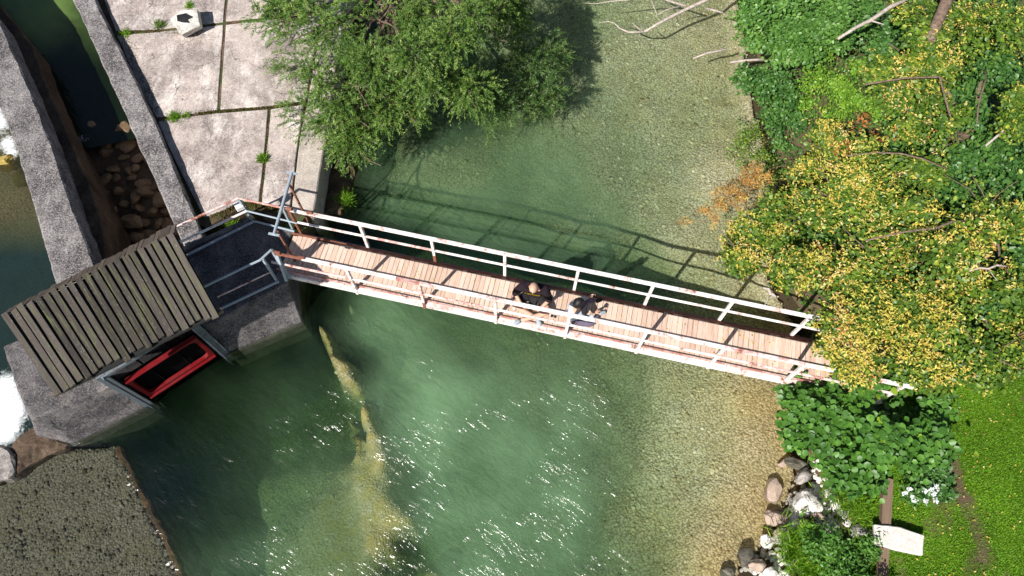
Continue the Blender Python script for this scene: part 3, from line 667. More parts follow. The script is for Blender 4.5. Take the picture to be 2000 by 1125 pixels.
for q in srock: q.materials.append(m_ochre)
k = 0
for py_ in range(250, 530, 26):
    f = (py_ - 240) / 290
    x0, x1 = 135 + f * 85, 300 + f * 150
    for px_ in np.arange(x0 + random.uniform(0, 15), x1, 27):
        if py_ < 330 and px_ < 180 + (py_ - 250) * .3: continue
        z = -1.42 - .95 * f; p = at(px_ + random.uniform(-8, 8), py_ + random.uniform(-8, 8), z)
        o = bpy.data.objects.new('stone', srock[k % 6]); k += 1; link(o); o.parent = spill; o.location = p
        s0 = random.uniform(.12, .26); o.scale = (s0 * random.uniform(.8, 1.5), s0 * random.uniform(.7, 1), s0 * random.uniform(.7, 1.2)); o.rotation_euler = (random.uniform(-.3, .3), random.uniform(-.3, .3), random.uniform(0, 6.28))

# tail water at the far left, lower level, with its ochre stony bed
tl_ = [at(-500, -200, LZ), at(-500, 300, LZ), at(-500, 700, LZ), at(-500, 1100, LZ)]; tr_ = [at(-80, -100, LZ), at(120, 260, LZ), at(280, 560, LZ), at(140, 900, LZ)]
quad_strip('tail_water', tl_, tr_, 0, n=120, m=60, mat=m_tail, label='fast tail water with white foam left of the channel wall', foam=foamf([(2, 240, LZ, .3), (-15, 205, LZ, .35), (14, 280, LZ, .24), (24, 300, LZ, .16), (8, 755, LZ, .34), (22, 800, LZ, .36), (10, 845, LZ, .36), (-40, 800, LZ, .5)]))
me = bpy.data.objects['tail_water'].data; n = len(me.vertices); cc = np.empty(n * 3, np.float32); me.vertices.foreach_get('co', cc); cc = cc.reshape(-1, 3)
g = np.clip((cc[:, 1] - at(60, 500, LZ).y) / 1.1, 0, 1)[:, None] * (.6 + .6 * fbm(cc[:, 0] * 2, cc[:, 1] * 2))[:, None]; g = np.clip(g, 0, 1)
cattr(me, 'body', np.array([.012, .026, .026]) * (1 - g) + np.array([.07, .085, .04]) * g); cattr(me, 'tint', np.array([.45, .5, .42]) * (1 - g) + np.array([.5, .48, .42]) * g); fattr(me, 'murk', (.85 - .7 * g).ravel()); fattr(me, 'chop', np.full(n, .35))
bl_ = [at(-500, -200, -2.9), at(-500, 300, -2.6), at(-500, 600, -3.2), at(-500, 1100, -3.2)]; br_ = [at(-80, -100, -2.9), at(120, 260, -2.45), at(280, 560, -3.1), at(140, 900, -3.1)]
me_ = quad_strip('tail_bed', bl_, br_, 0, n=60, m=40, mat=m_bed, label='stony bed under the tail water', rough=.12)
me_.data.attributes.new('algae', 'FLOAT', 'POINT'); a = me_.data.attributes['algae']
a.data.foreach_set('value', np.full(len(me_.data.vertices), .08, np.float32))
rock(15, 318, -2.3, .3, .22, .22, 20, m_algae, 'ochre boulder at the wall foot just below the upper white water', cat='rock')
rock(48, 345, -2.55, .3, .25, .2, 70, m_algae, 'drowned yellowish boulder under tail water beside the left wall')

# ------------------------------------------------------------------ terrace
ter = MB().prism(P([(165, -120), (170, 0), (205, 90), (250, 185), (290, 270), (365, 430), (405, 445), (470, 405), (570, 455), (608, 410), (632, 262), (676, 0), (700, -160)], TZ - .035), ZB).put('terrace', m_soil, None, cut=.6)
props(ter, 'concrete terrace of large pale slabs between channel wall and river', kind='structure')
slabs = [[(188, -120), (203, -2), (226, 60), (300, 57), (380, 49), (436, 42), (445, -60), (450, -120)],
         [(456, -120), (451, -60), (441, 41), (520, 33), (628, 22), (640, -60), (648, -120)],
         [(229, 69), (300, 63), (380, 55), (436, 48), (424, 214), (375, 221), (305, 229), (270, 168), (246, 110)],
         [(441, 48), (520, 39), (627, 28), (596, 196), (520, 206), (430, 213)],
         [(308, 237), (375, 227), (424, 221), (523, 213), (516, 300), (505, 396), (470, 392), (436, 410), (398, 424), (340, 310)],
         [(529, 213), (594, 203), (583, 265), (566, 404), (540, 402), (511, 397), (521, 300)]]
for s_ in slabs:
    o = MB().prism(P(s_, TZ + random.uniform(-.012, .012)), TZ - .14).put('slab', m_slab, ter, bevel=.012, cut=.3, rough=.008)
kb = MB().prism(P([(600, 203), (586, 265), (569, 412), (606, 414), (613, 408), (637, 262), (680, -20), (704, -160), (660, -160), (632, 20)], TZ + .05), ZB).put('kerb', m_kerb, ter, bevel=.025, cut=.3, rough=.01)
# low dirt ledge at the foot of the terrace wall
o = MB().prism(P([(622, 420), (668, 405), (690, 330), (705, 200), (700, 0), (660, 0)], -.95), ZB).put('river_ledge', m_soil, None, bevel=.05, cut=.2, rough=.09); props(o, 'low earth ledge at the foot of the terrace wall', kind='structure')

# hexagonal block
hb = thing('stone_block', 'hexagonal concrete block with a dark patch on top standing on the terrace', 'block', at(362, 45, TZ))
hp = [(333, 42), (350, 20), (385, 20), (391, 53), (355, 71), (340, 60)]
hp = [(332, 38), (352, 19), (386, 18), (391, 50), (354, 68)]
MB().prism(P(hp, TZ + .32), TZ, [at(a + 6, b + 7, TZ) for a, b in hp]).put('block', m_block, hb, bevel=.02, cut=.12, rough=.012)
MB().prism(P([(345, 30), (362, 25), (377, 33), (366, 38), (370, 44), (358, 43), (346, 41)], TZ + .332), TZ + .3).put('dark_patch', m_block_dark, hb, cut=.06, rough=.01)  # near-black patch on the block's top face

# ------------------------------------------------------------------ pier
pier = thing('pier', 'concrete pier carrying the sluice shed, its nose toward the white water', 'pier', at(300, 650, ZB))
PLv, PRv = at(290, 790, -1.1), at(440, 692, -1.1); fd = (PRv - PLv); fd.z = 0; fd.normalize(); fn = Vector((fd.y, -fd.x, 0))
gl0 = PLv - fd * .06; gr0 = PRv + fd * .05
def lift(v, z): return Vector((v[0], v[1], z))
gb = 1.15   # depth of the gate bay
nose_top = [at(5, 676, 0), at(62, 820, 0), lift(gl0 - fn * .22, 0), lift(gl0 - fn * gb, 0)] 
nose_bot = [at(12, 690, ZB), at(62, 832, WZ - 0), at(138, 866, WZ), lift(gl0, WZ)]
top_l = [at(5, 676, 0), at(40, 775, 0), at(66, 822, 0), at(95, 806, 0), lift(gl0 - fn * .2, 0), lift(gl0 - fn * gb, 0), at(190, 590, 0)]
bot_l = [lift(at(5, 676, 0), ZB), lift(at(34, 780, -.6), ZB), lift(at(66, 850, -1.1), ZB), lift(at(140, 868, -1.1), ZB), lift(gl0, ZB), lift(gl0 - fn * gb, ZB), lift(at(190, 590, 0), ZB)]
bt_l = [lift(v, WZ - .04) for v in bot_l]; MB().prism(bt_l, ZB).put('footing', m_face, pier)
MB().prism(top_l, WZ, [lift(v, WZ - .04) for v in bot_l]).put('pier_nose', m_pier, pier, bevel=.03, cut=.22, rough=.02)
top_r = [at(358, 500, 0), at(496, 432, 0), at(558, 446, 0), at(590, 460, -.0), at(556, 500, 0), at(552, 548, 0), lift(gr0 - fn * .22, 0), lift(gr0 - fn * gb, 0), lift(at(190, 590, 0), 0), lift(gl0 - fn * (gb + .005), 0), lift(gr0 - fn * (gb + .005), 0)]
tr1 = [at(192, 589, -.003), at(358, 500, -.003), at(496, 432, -.003), at(572, 450, -.003), at(556, 505, -.003), at(562, 552, -.003), lift(gr0 - fn * .2, -.003), lift(gr0 - fn * gb, -.003), lift(gl0 - fn * gb, -.003)]
br1 = [lift(v, ZB) for v in tr1]; br1[5] = lift(at(590, 628, WZ), ZB); br1[4] = lift(at(585, 560, WZ), ZB); br1[6] = lift(gr0, ZB)
MB().prism([lift(v, WZ - .04) for v in br1], ZB).put('footing', m_face, pier)
MB().prism(tr1, WZ, [lift(v, WZ - .04) for v in br1]).put('walkway_slab', m_pier, pier, bevel=.025, cut=.22, rough=.015)
# sill beam across the bay under the shed
MB().prism([lift(gl0 - fn * .42, -.004), lift(gl0 - fn * (gb - .01), -.004), lift(gr0 - fn * (gb - .01), -.004), lift(gr0 - fn * .42, -.004)], -.35).put('bay_slab', m_pier, pier, bevel=.01)
# white kerb of the walkway, bank side
MB().bar(at(352, 492, .03), at(494, 428, .03), .12, .1).put('kerb', m_pier, pier, bevel=.01, cut=.2, rough=.01)

# ------------------------------------------------------------------ sluice gate
sg = thing('sluice_gate', 'red steel sluice gate hung between grey guides under the plank roof', 'gate', lift((PLv + PRv) / 2, WZ))
for base, zt in ((PLv, .86), (PRv, .8)):
    m_ = MB(); s_ = 1 if base is PLv else -1
    m_.bar(lift(base, -1.5), lift(base, zt), .03, .16, up=fd); m_.bar(lift(base + fn * .08 + fd * s_ * .03, -1.5), lift(base + fn * .08 + fd * s_ * .03, zt), .07, .02, up=fd); m_.bar(lift(base - fn * .08 + fd * s_ * .03, -1.5), lift(base - fn * .08 + fd * s_ * .03, zt), .07, .02, up=fd)
    m_.put('guide', m_grey_steel, sg)
MB().bar(lift(PLv, .8) + fn * .0, lift(PRv, .78), .1, .1).put('cross_beam', m_grey_steel, sg, bevel=.01)
MB().bar(lift(PLv, .62) - fn * .25, lift(PRv, .62) - fn * .25, .08, .14).put('cross_beam', m_oldw, sg, bevel=.01)
g0 = PLv + fd * .17 ; g1 = PRv - fd * .13
def frame_mesh(a, b, z0, z1, wd, th):
    """ring with rounded inner corners in the vertical plane a-b, standing proud toward the river"""
    L = (b - a).length; d_ = (b - a).normalized(); out = []; inn = []
    def rrect(x0, x1, y0, y1, r_, n=6):
        q = []
        for cx, cy, a0 in ((x1 - r_, y1 - r_, 0), (x0 + r_, y1 - r_, 90), (x0 + r_, y0 + r_, 180), (x1 - r_, y0 + r_, 270)):
            for i in range(n + 1): t_ = R(a0 + 90 * i / n); q.append((cx + r_ * math.cos(t_), cy + r_ * math.sin(t_)))
        return q
    o_ = rrect(0, L, z0, z1, .03); i_ = rrect(wd, L - wd, z0 + wd * 1.1, z1 - wd, .13); n = len(o_)
    V = []
    for ring, off in ((o_, 0), (i_, 0), (o_, th), (i_, th)):
        for x_, z_ in ring: V.append(lift(a + d_ * x_, z_) + fn * (off + (.1 if z_ > (z0 + z1) / 2 else .0) * 0))
    F = []
    for i in range(n):
        j = (i + 1) % n; F += [(i, j, n + j, n + i), (2 * n + j, 2 * n + i, 3 * n + i, 3 * n + j), (j, i, 2 * n + i, 2 * n + j), (n + i, n + j, 3 * n + j, 3 * n + i)]
    return V, F
m_ = MB(); m_.add(*frame_mesh(g0 - fn * .02, g1 - fn * .02, -.74, .27, .075, .08)); m_.put('gate_frame', m_redgate, sg)
m_ = MB(); m_.bar(lift(g0, .29) + fn * .06, lift(g1, .29) + fn * .05, .1, .035); m_.put('top_flange', m_redgate, sg, bevel=.008)
m_ = MB(); m_.bar(lift(g0, -.76) + fn * .05, lift(g1, -.76) + fn * .05, .1, .05); m_.put('bottom_flange', m_redgate, sg, bevel=.008)
m_ = MB(); m_.bar(lift((g0 + g1) / 2, -1.9) - fn * .08, lift((g0 + g1) / 2, .25) - fn * .08, .02, (g1 - g0).length + .1, up=fd); m_.put('bay_shade_plate', m_bay_shade, sg)  # black plate paints the shade of the deep bay behind the frame
for f_ in (.3, .68):
    q = g0.lerp(g1, f_); MB().tube([lift(q, -.8) - fn * .03, lift(q, 1.3) - fn * .03], .02, 8).put('lifting_rod', m_bay_shade, sg)

# ------------------------------------------------------------------ plank roof shed
shed = thing('plank_shed', 'open shed with weathered grey plank roof over the sluice gate', 'shed', at(230, 640, 0))
A, B, Cc, Dd_ = at(105, 770, 2.0), at(425, 610, 2.0), at(340, 455, 1.66), at(2, 618, 1.66)
np_ = 22
pm = []
for k in range(4):
    b_ = bmesh.new(); bmesh.ops.create_cube(b_, size=1)
    for v in b_.verts: v.co.z *= 1
    bmesh.ops.subdivide_edges(b_, edges=[e for e in b_.edges if abs(e.verts[0].co.y - e.verts[1].co.y) > .5], cuts=5)
    for v in b_.verts: v.co.x += mn.noise(Vector((v.co.y * 3, k * 9.1, v.co.x))) * .06; v.co.z += mn.noise(Vector((v.co.y * 2, k * 5.3, 7))) * .18; v.co.y += mn.noise(Vector((k * 3.3, v.co.x * 2, 2))) * .008
    me = bpy.data.meshes.new('plank'); b_.to_mesh(me); b_.free(); pm.append(me)
def plank_obj(name, a, b, wd, th, up, mat, parent, tilt=0.0, k=None):
    me = pm[random.randrange(4) if k is None else k]; key = (me.name, mat.name)
    if key not in plank_obj.c: q = me.copy(); q.name = name; q.materials.append(mat); plank_obj.c[key] = q
    o = bpy.data.objects.new(name, plank_obj.c[key]); link(o)
    y_ = (b - a).normalized(); x_ = y_.cross(up).normalized(); z_ = x_.cross(y_)
    Mx = Matrix.Identity(4)
    for i in range(3): Mx[i][0], Mx[i][1], Mx[i][2] = x_[i], y_[i], z_[i]
    Mx = Mx @ Matrix.Rotation(tilt, 4, 'Y'); o.rotation_euler = Mx.to_euler(); o.scale = (wd, (b - a).length, th)
    if parent is not None: o.parent = parent; o.location = (a + b) / 2 - parent_world(parent)
    else: o.location = (a + b) / 2
    return o
plank_obj.c = {}
rup = (B - A).cross(Cc - B).normalized(); rup = rup if rup.z > 0 else -rup
wdt = (B - A).length / np_
for i in range(np_):
    f = (i + .5) / np_; j = random.uniform(-.012, .012)
    a, b = A.lerp(B, f + j * .3), Dd_.lerp(Cc, f + j * .3); ex = (a - b).normalized()
    lap = .022 if i % 2 == 0 else -.004
    a = a + ex * random.uniform(-.06, .09); b = b - ex * random.uniform(-.01, .04)
    plank_obj('plank', a + rup * lap, b + rup * (lap + random.uniform(-.005, .008)), wdt * (.84 if i % 2 else .72) * random.uniform(.85, 1.1), .028, rup, m_roofw, shed, random.uniform(-.05, .05))
# near-black sheet under the planks paints shade into the gaps
E_, F_ = at(18, 604, 1.3), at(346, 436, 1.3)
m_ = MB(); m_.add([A - rup * .05, B - rup * .05, Cc - rup * .05, Dd_ - rup * .05, A - rup * .065, B - rup * .065, Cc - rup * .065, Dd_ - rup * .065], [(0, 1, 2, 3), (7, 6, 5, 4), (0, 4, 5, 1), (1, 5, 6, 2), (2, 6, 7, 3), (3, 7, 4, 0)]); m_.put('gap_shade_sheet', m_gap_shade, shed)
for i in range(30):
    f = (i + .5) / 30; a, b = Dd_.lerp(Cc, f) + Vector((0, 0, -.02)), E_.lerp(F_, f)
    up2 = (Cc - Dd_).cross(F_ - Cc).normalized(); up2 = up2 if up2.z > 0 else -up2
    ex = (b - a).normalized(); b = b + ex * random.uniform(-.05, .12)
    plank_obj('plank', a, b, .105 * random.uniform(.8, 1.05), .03, up2, m_oldw, shed, random.uniform(-.1, .1))
ax_ = (B - A).normalized()
MB().bar(A.lerp(Dd_, .04) - rup * .11 - ax_ * .05, B.lerp(Cc, .04) - rup * .11 + ax_ * .08, .08, .1).put('rafter', m_oldw, shed, bevel=.008)
MB().bar(A.lerp(Dd_, .5) - rup * .11, B.lerp(Cc, .5) - rup * .11, .08, .1).put('rafter', m_oldw, shed, bevel=.008)
MB().bar(A.lerp(Dd_, .95) - rup * .11, B.lerp(Cc, .95) - rup * .11, .08, .1).put('rafter', m_oldw, shed, bevel=.008)
for q, zt in ((A.lerp(B, .12).lerp(Dd_.lerp(Cc, .12), .66), 1.72), (A.lerp(B, .9).lerp(Dd_.lerp(Cc, .9), .66), 1.72), (Dd_.lerp(Cc, .12), 1.5), (Dd_.lerp(Cc, .92), 1.5), (A.lerp(B, .52).lerp(Dd_.lerp(Cc, .52), .66), 1.72)):
    MB().bar(lift(q, -.01), lift(q, zt - .05), .09, .09).put('post', m_oldw, shed)

# ------------------------------------------------------------------ footbridge
U = Vector((.9757, -.219, 0)); N_ = Vector((.219, .9757, 0))
def bp(s, o, z): return U * s + N_ * o + Vector((0, 0, z))
def s_at(px, py, z): return at(px, py, z).dot(U)
br = thing('footbridge', 'narrow footbridge with worn plank deck and chipped white railings crossing the river', 'footbridge', bp(0, 5.7, 0))
OL, OU = 5.195, 6.175                 # railing lines
S0 = s_at(562, 500, 0); S1 = 6.35
s = S0; k = 0
while s < S1:
    wd_ = .098 * random.uniform(.93, 1.05)
    plank_obj('plank', bp(s, 5.27 + random.uniform(-.012, .012), -.02), bp(s, 6.1 + random.uniform(-.018, .018), -.02), wd_, .035 + random.uniform(0, .004), Vector((0, 0, 1)), m_deck, br, random.uniform(-.02, .02)); s += .103; k += 1
for oo, mt, nm in ((5.215, m_white, 'stringer'), (6.16, m_brownp, 'stringer')):
    m_ = MB(); sg_ = 1 if oo > 5.5 else -1
    m_.bar(bp(S0 - .12, oo, -.03), bp(S1, oo, -.03), .07, .02); m_.bar(bp(S0 - .12, oo + sg_ * .03, -.1), bp(S1, oo + sg_ * .03, -.1), .012, .14); m_.bar(bp(S0 - .12, oo, -.178), bp(S1, oo, -.178), .07, .014)
    m_.put(nm, mt, br, cut=.6)
MB().bar(bp(S0 - .1, 5.255, .03), bp(S1, 5.255, .03), .03, .05).put('toe_rail', m_redp, br)
MB().bar(bp(S0 - .1, 6.125, .02), bp(S1, 6.125, .02), .03, .04).put('toe_rail', m_rust, br)
s = S0 + .5
while s < S1: MB().bar(bp(s, 5.25, -.1), bp(s, 6.13, -.1), .07, .1).put('cross_beam', m_rust, br); s += 1.46
LP = [s_at(698, 573, -.2), s_at(830, 601, -.2), s_at(968, 632, -.2), s_at(1103, 660, -.2), s_at(1242, 690, -.2), s_at(1382, 722, -.2), s_at(1527, 752, -.2)]
UP = [s_at(718, 487, 0), s_at(850, 513, 0), s_at(985, 543, 0), s_at(1120, 572, 0), s_at(1258, 600, 0), s_at(1404, 628, 0), s_at(1545, 662, 0)]
LP.append(S1 - .1); UP.append(S1 - .1)
for i, s_ in enumerate(LP):
    if i == 1:
        q = MB().bar(bp(s_, OL, -.22), bp(s_, OL, .08), .06, .06).put('post', m_rust, br, bevel=.004); MB().bar(bp(s_, OL, .08), bp(s_, OL, .97), .055, .055).put('post', m_pinkp, br, bevel=.004)
    else: MB().bar(bp(s_, OL, -.22), bp(s_, OL, .97), .06, .06).put('post', m_white, br, bevel=.004)
for i, s_ in enumerate(UP):
    if i == 1: MB().bar(bp(s_, OU, -.1), bp(s_, OU, .3), .062, .062).put('post', m_rust, br, bevel=.004); MB().bar(bp(s_, OU, .3), bp(s_, OU, .97), .055, .055).put('post', m_white, br, bevel=.004)
    else: MB().bar(bp(s_, OU, -.22), bp(s_, OU, .97), .06, .06).put('post', m_white, br, bevel=.004)
sl0, su0 = s_at(592, 500, 1), s_at(606, 416, 1)
def rail_run(o_, segs, z, wd_, ht, name):
    for a, b, mt in segs: MB().bar(bp(a, o_, z), bp(b, o_, z), wd_, ht).put(name, mt, br, bevel=.006, cut=.8)
rail_run(OL, ((sl0, LP[1] - .45, m_white), (LP[1] - .45, LP[1] + .02, m_redp), (LP[1] + .02, LP[3], m_white), (LP[3], LP[5], m_white), (LP[5], LP[6], m_pinkp), (LP[6], S1 + .05, m_white)), 1.0, .072, .055, 'top_rail')
rail_run(OU, ((su0, UP[2], m_white), (UP[2], UP[3], m_white), (UP[3], UP[5], m_white), (UP[5], S1 + .1, m_white)), 1.0, .072, .055, 'top_rail')
rail_run(OL, ((S0 - .05, LP[0], m_pinkp), (LP[0], LP[1], m_white), (LP[1], LP[2], m_pinkp), (LP[2], LP[5], m_white), (LP[5], S1, m_pinkp)), .5, .04, .045, 'mid_rail')
rail_run(OU, ((S0 + .15, UP[0], m_white), (UP[0], UP[1], m_pinkp), (UP[1], UP[4], m_white), (UP[4], S1, m_white)), .5, .04, .045, 'mid_rail')
rail_run(OL, ((sl0 - .5, sl0 + .02, m_rust),), .985, .05, .045, 'sleeve'); rail_run(OU, ((su0 - .42, su0 + .02, m_white),), .985, .06, .05, 'sleeve')
for o_, ss_ in ((OL, (sl0 - .5, sl0)), (OU, (su0 - .42, su0))):
    for q in ss_: MB().bar(bp(q, o_, .93), bp(q, o_, 1.07), .05, .13).put('clamp', m_rust, br, bevel=.008)
MB().bar(at(540, 493, .95), at(560, 548, 0), .055, .055).put('post', m_blue_paint_shade, br)
pz = at(589, 456, 0); MB().bar(lift(pz, -.1), lift(pz, .97), .05, .05).put('post', m_rust, br)
# bridge end bearing on the right bank
MB().prism([bp(5.9, 5.0, -.28), bp(7.0, 5.0, -.28), bp(7.0, 6.35, -.28), bp(5.9, 6.35, -.28)], -1.9).put('abutment', m_wall, br, bevel=.03, cut=.3, rough=.02)

# ------------------------------------------------------------------ portal frame at the bridge end
pf = thing('portal_frame', 'blue-grey steel bar on rusty uprights standing across the bridge entrance', 'frame', at(575, 440, 0))
hz_ = 1.3; b0, b1 = at(570, 338, hz_), at(535, 458, hz_)
MB().tube([b0, b1], .03, 10).put('crossbar', m_blue_paint_shade, pf)
for q in (b0, b1): MB().bar(q - U * .11, q + U * .11, .045, .02).put('end_plate', m_blue_paint_shade, pf)
q = at(566, 361, hz_); MB().bar(lift(q, TZ + .02), lift(q, hz_), .035, .035).put('upright', m_rust, pf)
q = at(542, 452, hz_); MB().bar(lift(q, -.02), lift(q, hz_), .035, .035).put('upright', m_rust, pf)
MB().bar(at(553, 407, 1.05), at(573, 450, 0), .04, .04).put('brace', m_blue_paint_shade, pf)

# ------------------------------------------------------------------ walkway railings
wr = thing('handrail', 'faded pink and white pipe handrail along the bank side of the pier walkway', 'handrail', at(493, 431, 0))
c1, c0 = at(466, 387, 1), at(493, 431, 0); e1 = at(570, 410, 1.0)
MB().tube([at(338, 446, 1), c1], .026).put('top_rail', m_pinkp, wr); MB().tube([c1, e1], .024).put('top_rail', m_redp, wr)
MB().tube([at(343, 477, .5), at(482, 412, .5)], .026).put('mid_rail', m_white, wr); MB().tube([at(482, 412, .5), at(580, 436, .5)], .02).put('mid_rail', m_blue_paint_shade, wr)
MB().tube([at(352, 505, .1), at(497, 432, .1)], .028).put('low_rail', m_blue_paint_shade, wr); MB().tube([at(497, 432, .1), at(575, 452, .1)], .024).put('low_rail', m_blue_paint_shade, wr)  # blue-grey of the low rails is painted-in shade
MB().bar(c1, c0 - Vector((0, 0, .02)), .05, .05).put('post', m_blue_paint_shade, wr); q = at(345, 480, .5); MB().bar(lift(q, 0), lift(q, 1), .05, .05).put('post', m_rust, wr)
wr2 = thing('handrail', 'pipe handrail with its shade painted blue-grey along the river side of the pier walkway', 'handrail', at(542, 550, 0))
ka, kb_, kc = at(400, 559, 1), at(482, 520, 1), at(530, 488, 1)
MB().tube([at(385, 566, 1), ka, kb_, at(508, 508, 1), kc], .024).put('top_rail', m_blue_paint_shade, wr2)
MB().tube([at(425, 580, .5), at(527, 532, .5)], .016).put('mid_rail', m_pinkp, wr2); MB().tube([at(412, 612, .06), at(545, 549, .06)], .028).put('low_rail', m_blue_paint_shade, wr2)
MB().bar(at(513, 505, 1), at(542, 550, 0), .045, .045).put('post', m_blue_paint_shade, wr2); MB().bar(kc, at(566, 543, 0), .05, .05).put('post', m_blue_paint_shade, wr2)
q = MB().prism(P([(455, 397), (470, 391), (476, 402), (461, 409)], .72), .6).put('junction_box', simple('white_plastic', (.8, .8, .82), .5, .1), None, bevel=.01); props(q, 'small white box fixed at the corner of the pink handrail', 'box')
MB().bar(at(468, 399, .66), at(480, 403, .66), .02, .02).put('bracket', m_blue_paint_shade, q)

# ------------------------------------------------------------------ weir crest and shelf edge
we = thing('weir_crest', 'brown stained weir crest between pier nose and pebble shelf', 'weir', at(60, 880, -1.5))
MB().prism(P([(-120, 960), (0, 905), (22, 862), (64, 826), (100, 848), (135, 868), (128, 880), (95, 885), (40, 925), (0, 942), (-120, 1000)], WZ + .03), ZB).put('crest', m_brown, we, bevel=.05, cut=.14, rough=.07)
MB().prism(P([(-60, 880), (0, 866), (20, 880), (30, 915), (18, 935), (-60, 950)], WZ + .12), ZB).put('crest_stone', m_rockg, we, bevel=.05, cut=.12, rough=.05)
ed = []
for i, (a, b) in enumerate([(228, 872), (262, 935), (290, 990), (322, 1055), (352, 1120), (400, 1230)]): ed.append(at(a, b, -1.22))
m_ = MB()
for a, b in zip(ed[:-1], ed[1:]):
    m_.bar(a - Vector((0, 0, .35)), b - Vector((0, 0, .35)), .13, .75)
o = m_.put('weir_edge', m_rust_edge, None, bevel=.03, cut=.1, rough=.045); props(o, 'rust stained drowned edge of the pebble shelf', 'weir edge')

# ------------------------------------------------------------------ rocks of the right shore
RG = 'rocks heaped along the right shore'
rk = [(1555, 905, -.95, .3, .16, .16, -20, m_rockd, 'dark wet rock at the water edge, topmost of the shore rocks'),
 (1570, 930, -.8, .28, .15, .18, 40, m_rockg, 'grey and white rock just below the topmost dark wet rock'),
 (1510, 958, -1.17, .38, .24, .14, 70, m_rockp, 'rounded brown rock half under water left of the white boulders'),
 (1572, 975, -.66, .34, .22, .24, 30, m_rockw, 'largest bright white boulder of the shore heap'),
 (1592, 992, -.62, .2, .2, .2, 10, m_rockw, 'bright white boulder on the right flank of the largest one'),
 (1574, 998, -.68, .18, .12, .14, -10, m_rockw, 'small flat white rock at the foot of the large white boulder'),
 (1600, 1008, -.6, .16, .1, .12, -20, m_rockp, 'small tan rock below the white boulders'),
 (1633, 985, -.5, .17, .12, .13, 60, m_rockw, 'whitish rock right of the boulders beside the grass'),
 (1645, 1003, -.45, .15, .11, .12, -70, m_rockg, 'mottled small rock above the row of grey edging stones'),
 (1516, 1012, -1.1, .3, .26, .17, 5, m_rockp, 'square flat pinkish rock standing out of the shallow water'),
 (1566, 1030, -.78, .24, .2, .18, 20, m_rockg, 'pale grey rock between pinkish flat rock and edging stones'),
 (1622, 1030, -.5, .28, .22, .2, 8, m_rockg, 'left mottled grey edging stone of the row'),
 (1682, 1042, -.42, .3, .2, .18, -10, m_rockg, 'right dark grey edging stone beside the wooden edging'),
 (1497, 1058, -.95, .14, .19, .16, 15, m_rockw, 'cream rock at the water line left of the grass clump'),
 (1520, 1040, -.95, .13, .1, .1, 15, m_rockp, 'small brown stone wedged under the flat pinkish rock'),
 (1545, 1045, -.85, .14, .1, .1, -15, m_rockp, 'rounded brown stone by the top of the grass clump'),
 (1455, 1085, -1.12, .26, .2, .14, 50, m_rockd, 'dark drowned rock at the bottom left of the shore heap'),
 (1480, 1105, -.95, .2, .16, .15, 20, m_rockp, 'pinkish pebbly rock below the dark drowned rock'),
 (1420, 1118, -1.15, .2, .15, .1, 0, m_rockd, 'lowest dark rock cut by the picture bottom'),
 (1505, 1118, -.85, .16, .14, .14, 0, m_rockw, 'white rock at the picture bottom under the grass clump'),
 (1530, 905, -1.12, .2, .12, .1, 30, m_rockp, 'reddish brown rock under the bush tips at the water edge')]
for a, b, z, sx, sy, sz, ro, mt, lb in rk: rock(a, b, z, sx * .8, sy * .74, sz * .8, ro, mt, lb, group=RG)
for i in range(46):    # small rubble between them
    pass
def rubble():
    n = 420; line = P([(1540, 900), (1560, 960), (1540, 1010), (1500, 1060), (1450, 1120)], -1); V = []; F = []
    m_ = MB()
    for i in range(520):
        k = random.randrange(4); p = line[k].lerp(line[k + 1], random.random()) + Vector((random.uniform(-.15, .9), random.uniform(-.2, .2), 0)); z = float(lawnz(np.array([p.x]), np.array([p.y]))[0])
        if z < -1.35: continue
        r_ = random.uniform(.02, .085); bm = bmesh.new(); bmesh.ops.create_icosphere(bm, subdivisions=1, radius=r_)
        m_.add([Vector((v.co.x * random.uniform(.8, 1.2), v.co.y * random.uniform(.8, 1.2), v.co.z * .7)) + Vector((p.x, p.y, z)) for v in bm.verts], [tuple(v.index for v in f.verts) for f in bm.faces]); bm.free()
    o = m_.put('rubble', m_rockw, None); props(o, 'small pale rubble between the shore rocks', 'rubble', kind='stuff')
rubble()

# wooden edging and white slab
we1 = plank_obj('edging_board', at(1733, 935, -.18), at(1722, 1135, -.18), .17, .12, Vector((0, 0, 1)), m_edge, None, 0, 1); props(we1, 'brown wooden edging board running down past the white slab', 'board')
m_ = MB().prism(P([(1709, 1024), (1760, 1030), (1806, 1046), (1802, 1085), (1752, 1075), (1709, 1062)], -.06), -.16); o = m_.put('stone_slab', m_slabw, None, bevel=.015, cut=.12, rough=.012); props(o, 'rough white stone slab lying across the wooden edging', 'slab')

# ------------------------------------------------------------------ trees
# willow on the terrace edge
wt = thing('willow_tree', 'large bushy willow leaning over terrace edge and river', 'tree', at(760, 60, -1))
wb = [blob(620, 60, 1.1, .8, 1.1, .7), blob(740, 40, 1.7, 1.0, 1.1, .8), blob(870, 40, 1.8, .95, 1.1, .8), blob(940, 50, 1.3, .65, .85, .6), blob(690, 165, 1.0, .85, .7, .6), blob(810, 150, 1.2, .9, .6, .6), blob(900, 160, .8, .65, .45, .5), blob(680, 230, .5, .6, .35, .4), blob(770, 205, .5, .6, .3, .4), blob(560, 40, .9, .55, .8, .5), blob(695, 285, .1, .33, .28, .3), blob(990, 30, .6, .4, .6, .5), blob(830, -80, 2, 1.6, 1.1, .8), blob(600, -80, 1.4, 1, 1, .8)]
twiggy(wt, wb, 4600, 32, .33, .07, .0185, m_willow, lean=(-.1, -.25, .1))
wb2 = [blob(1020, 130, -.2, .4, .5, .4), blob(1050, 190, -.5, .28, .4, .3), blob(1000, 210, -.4, .35, .25, .25), blob(1070, 110, -.4, .22, .25, .25), blob(940, 215, -.4, .25, .15, .2)]
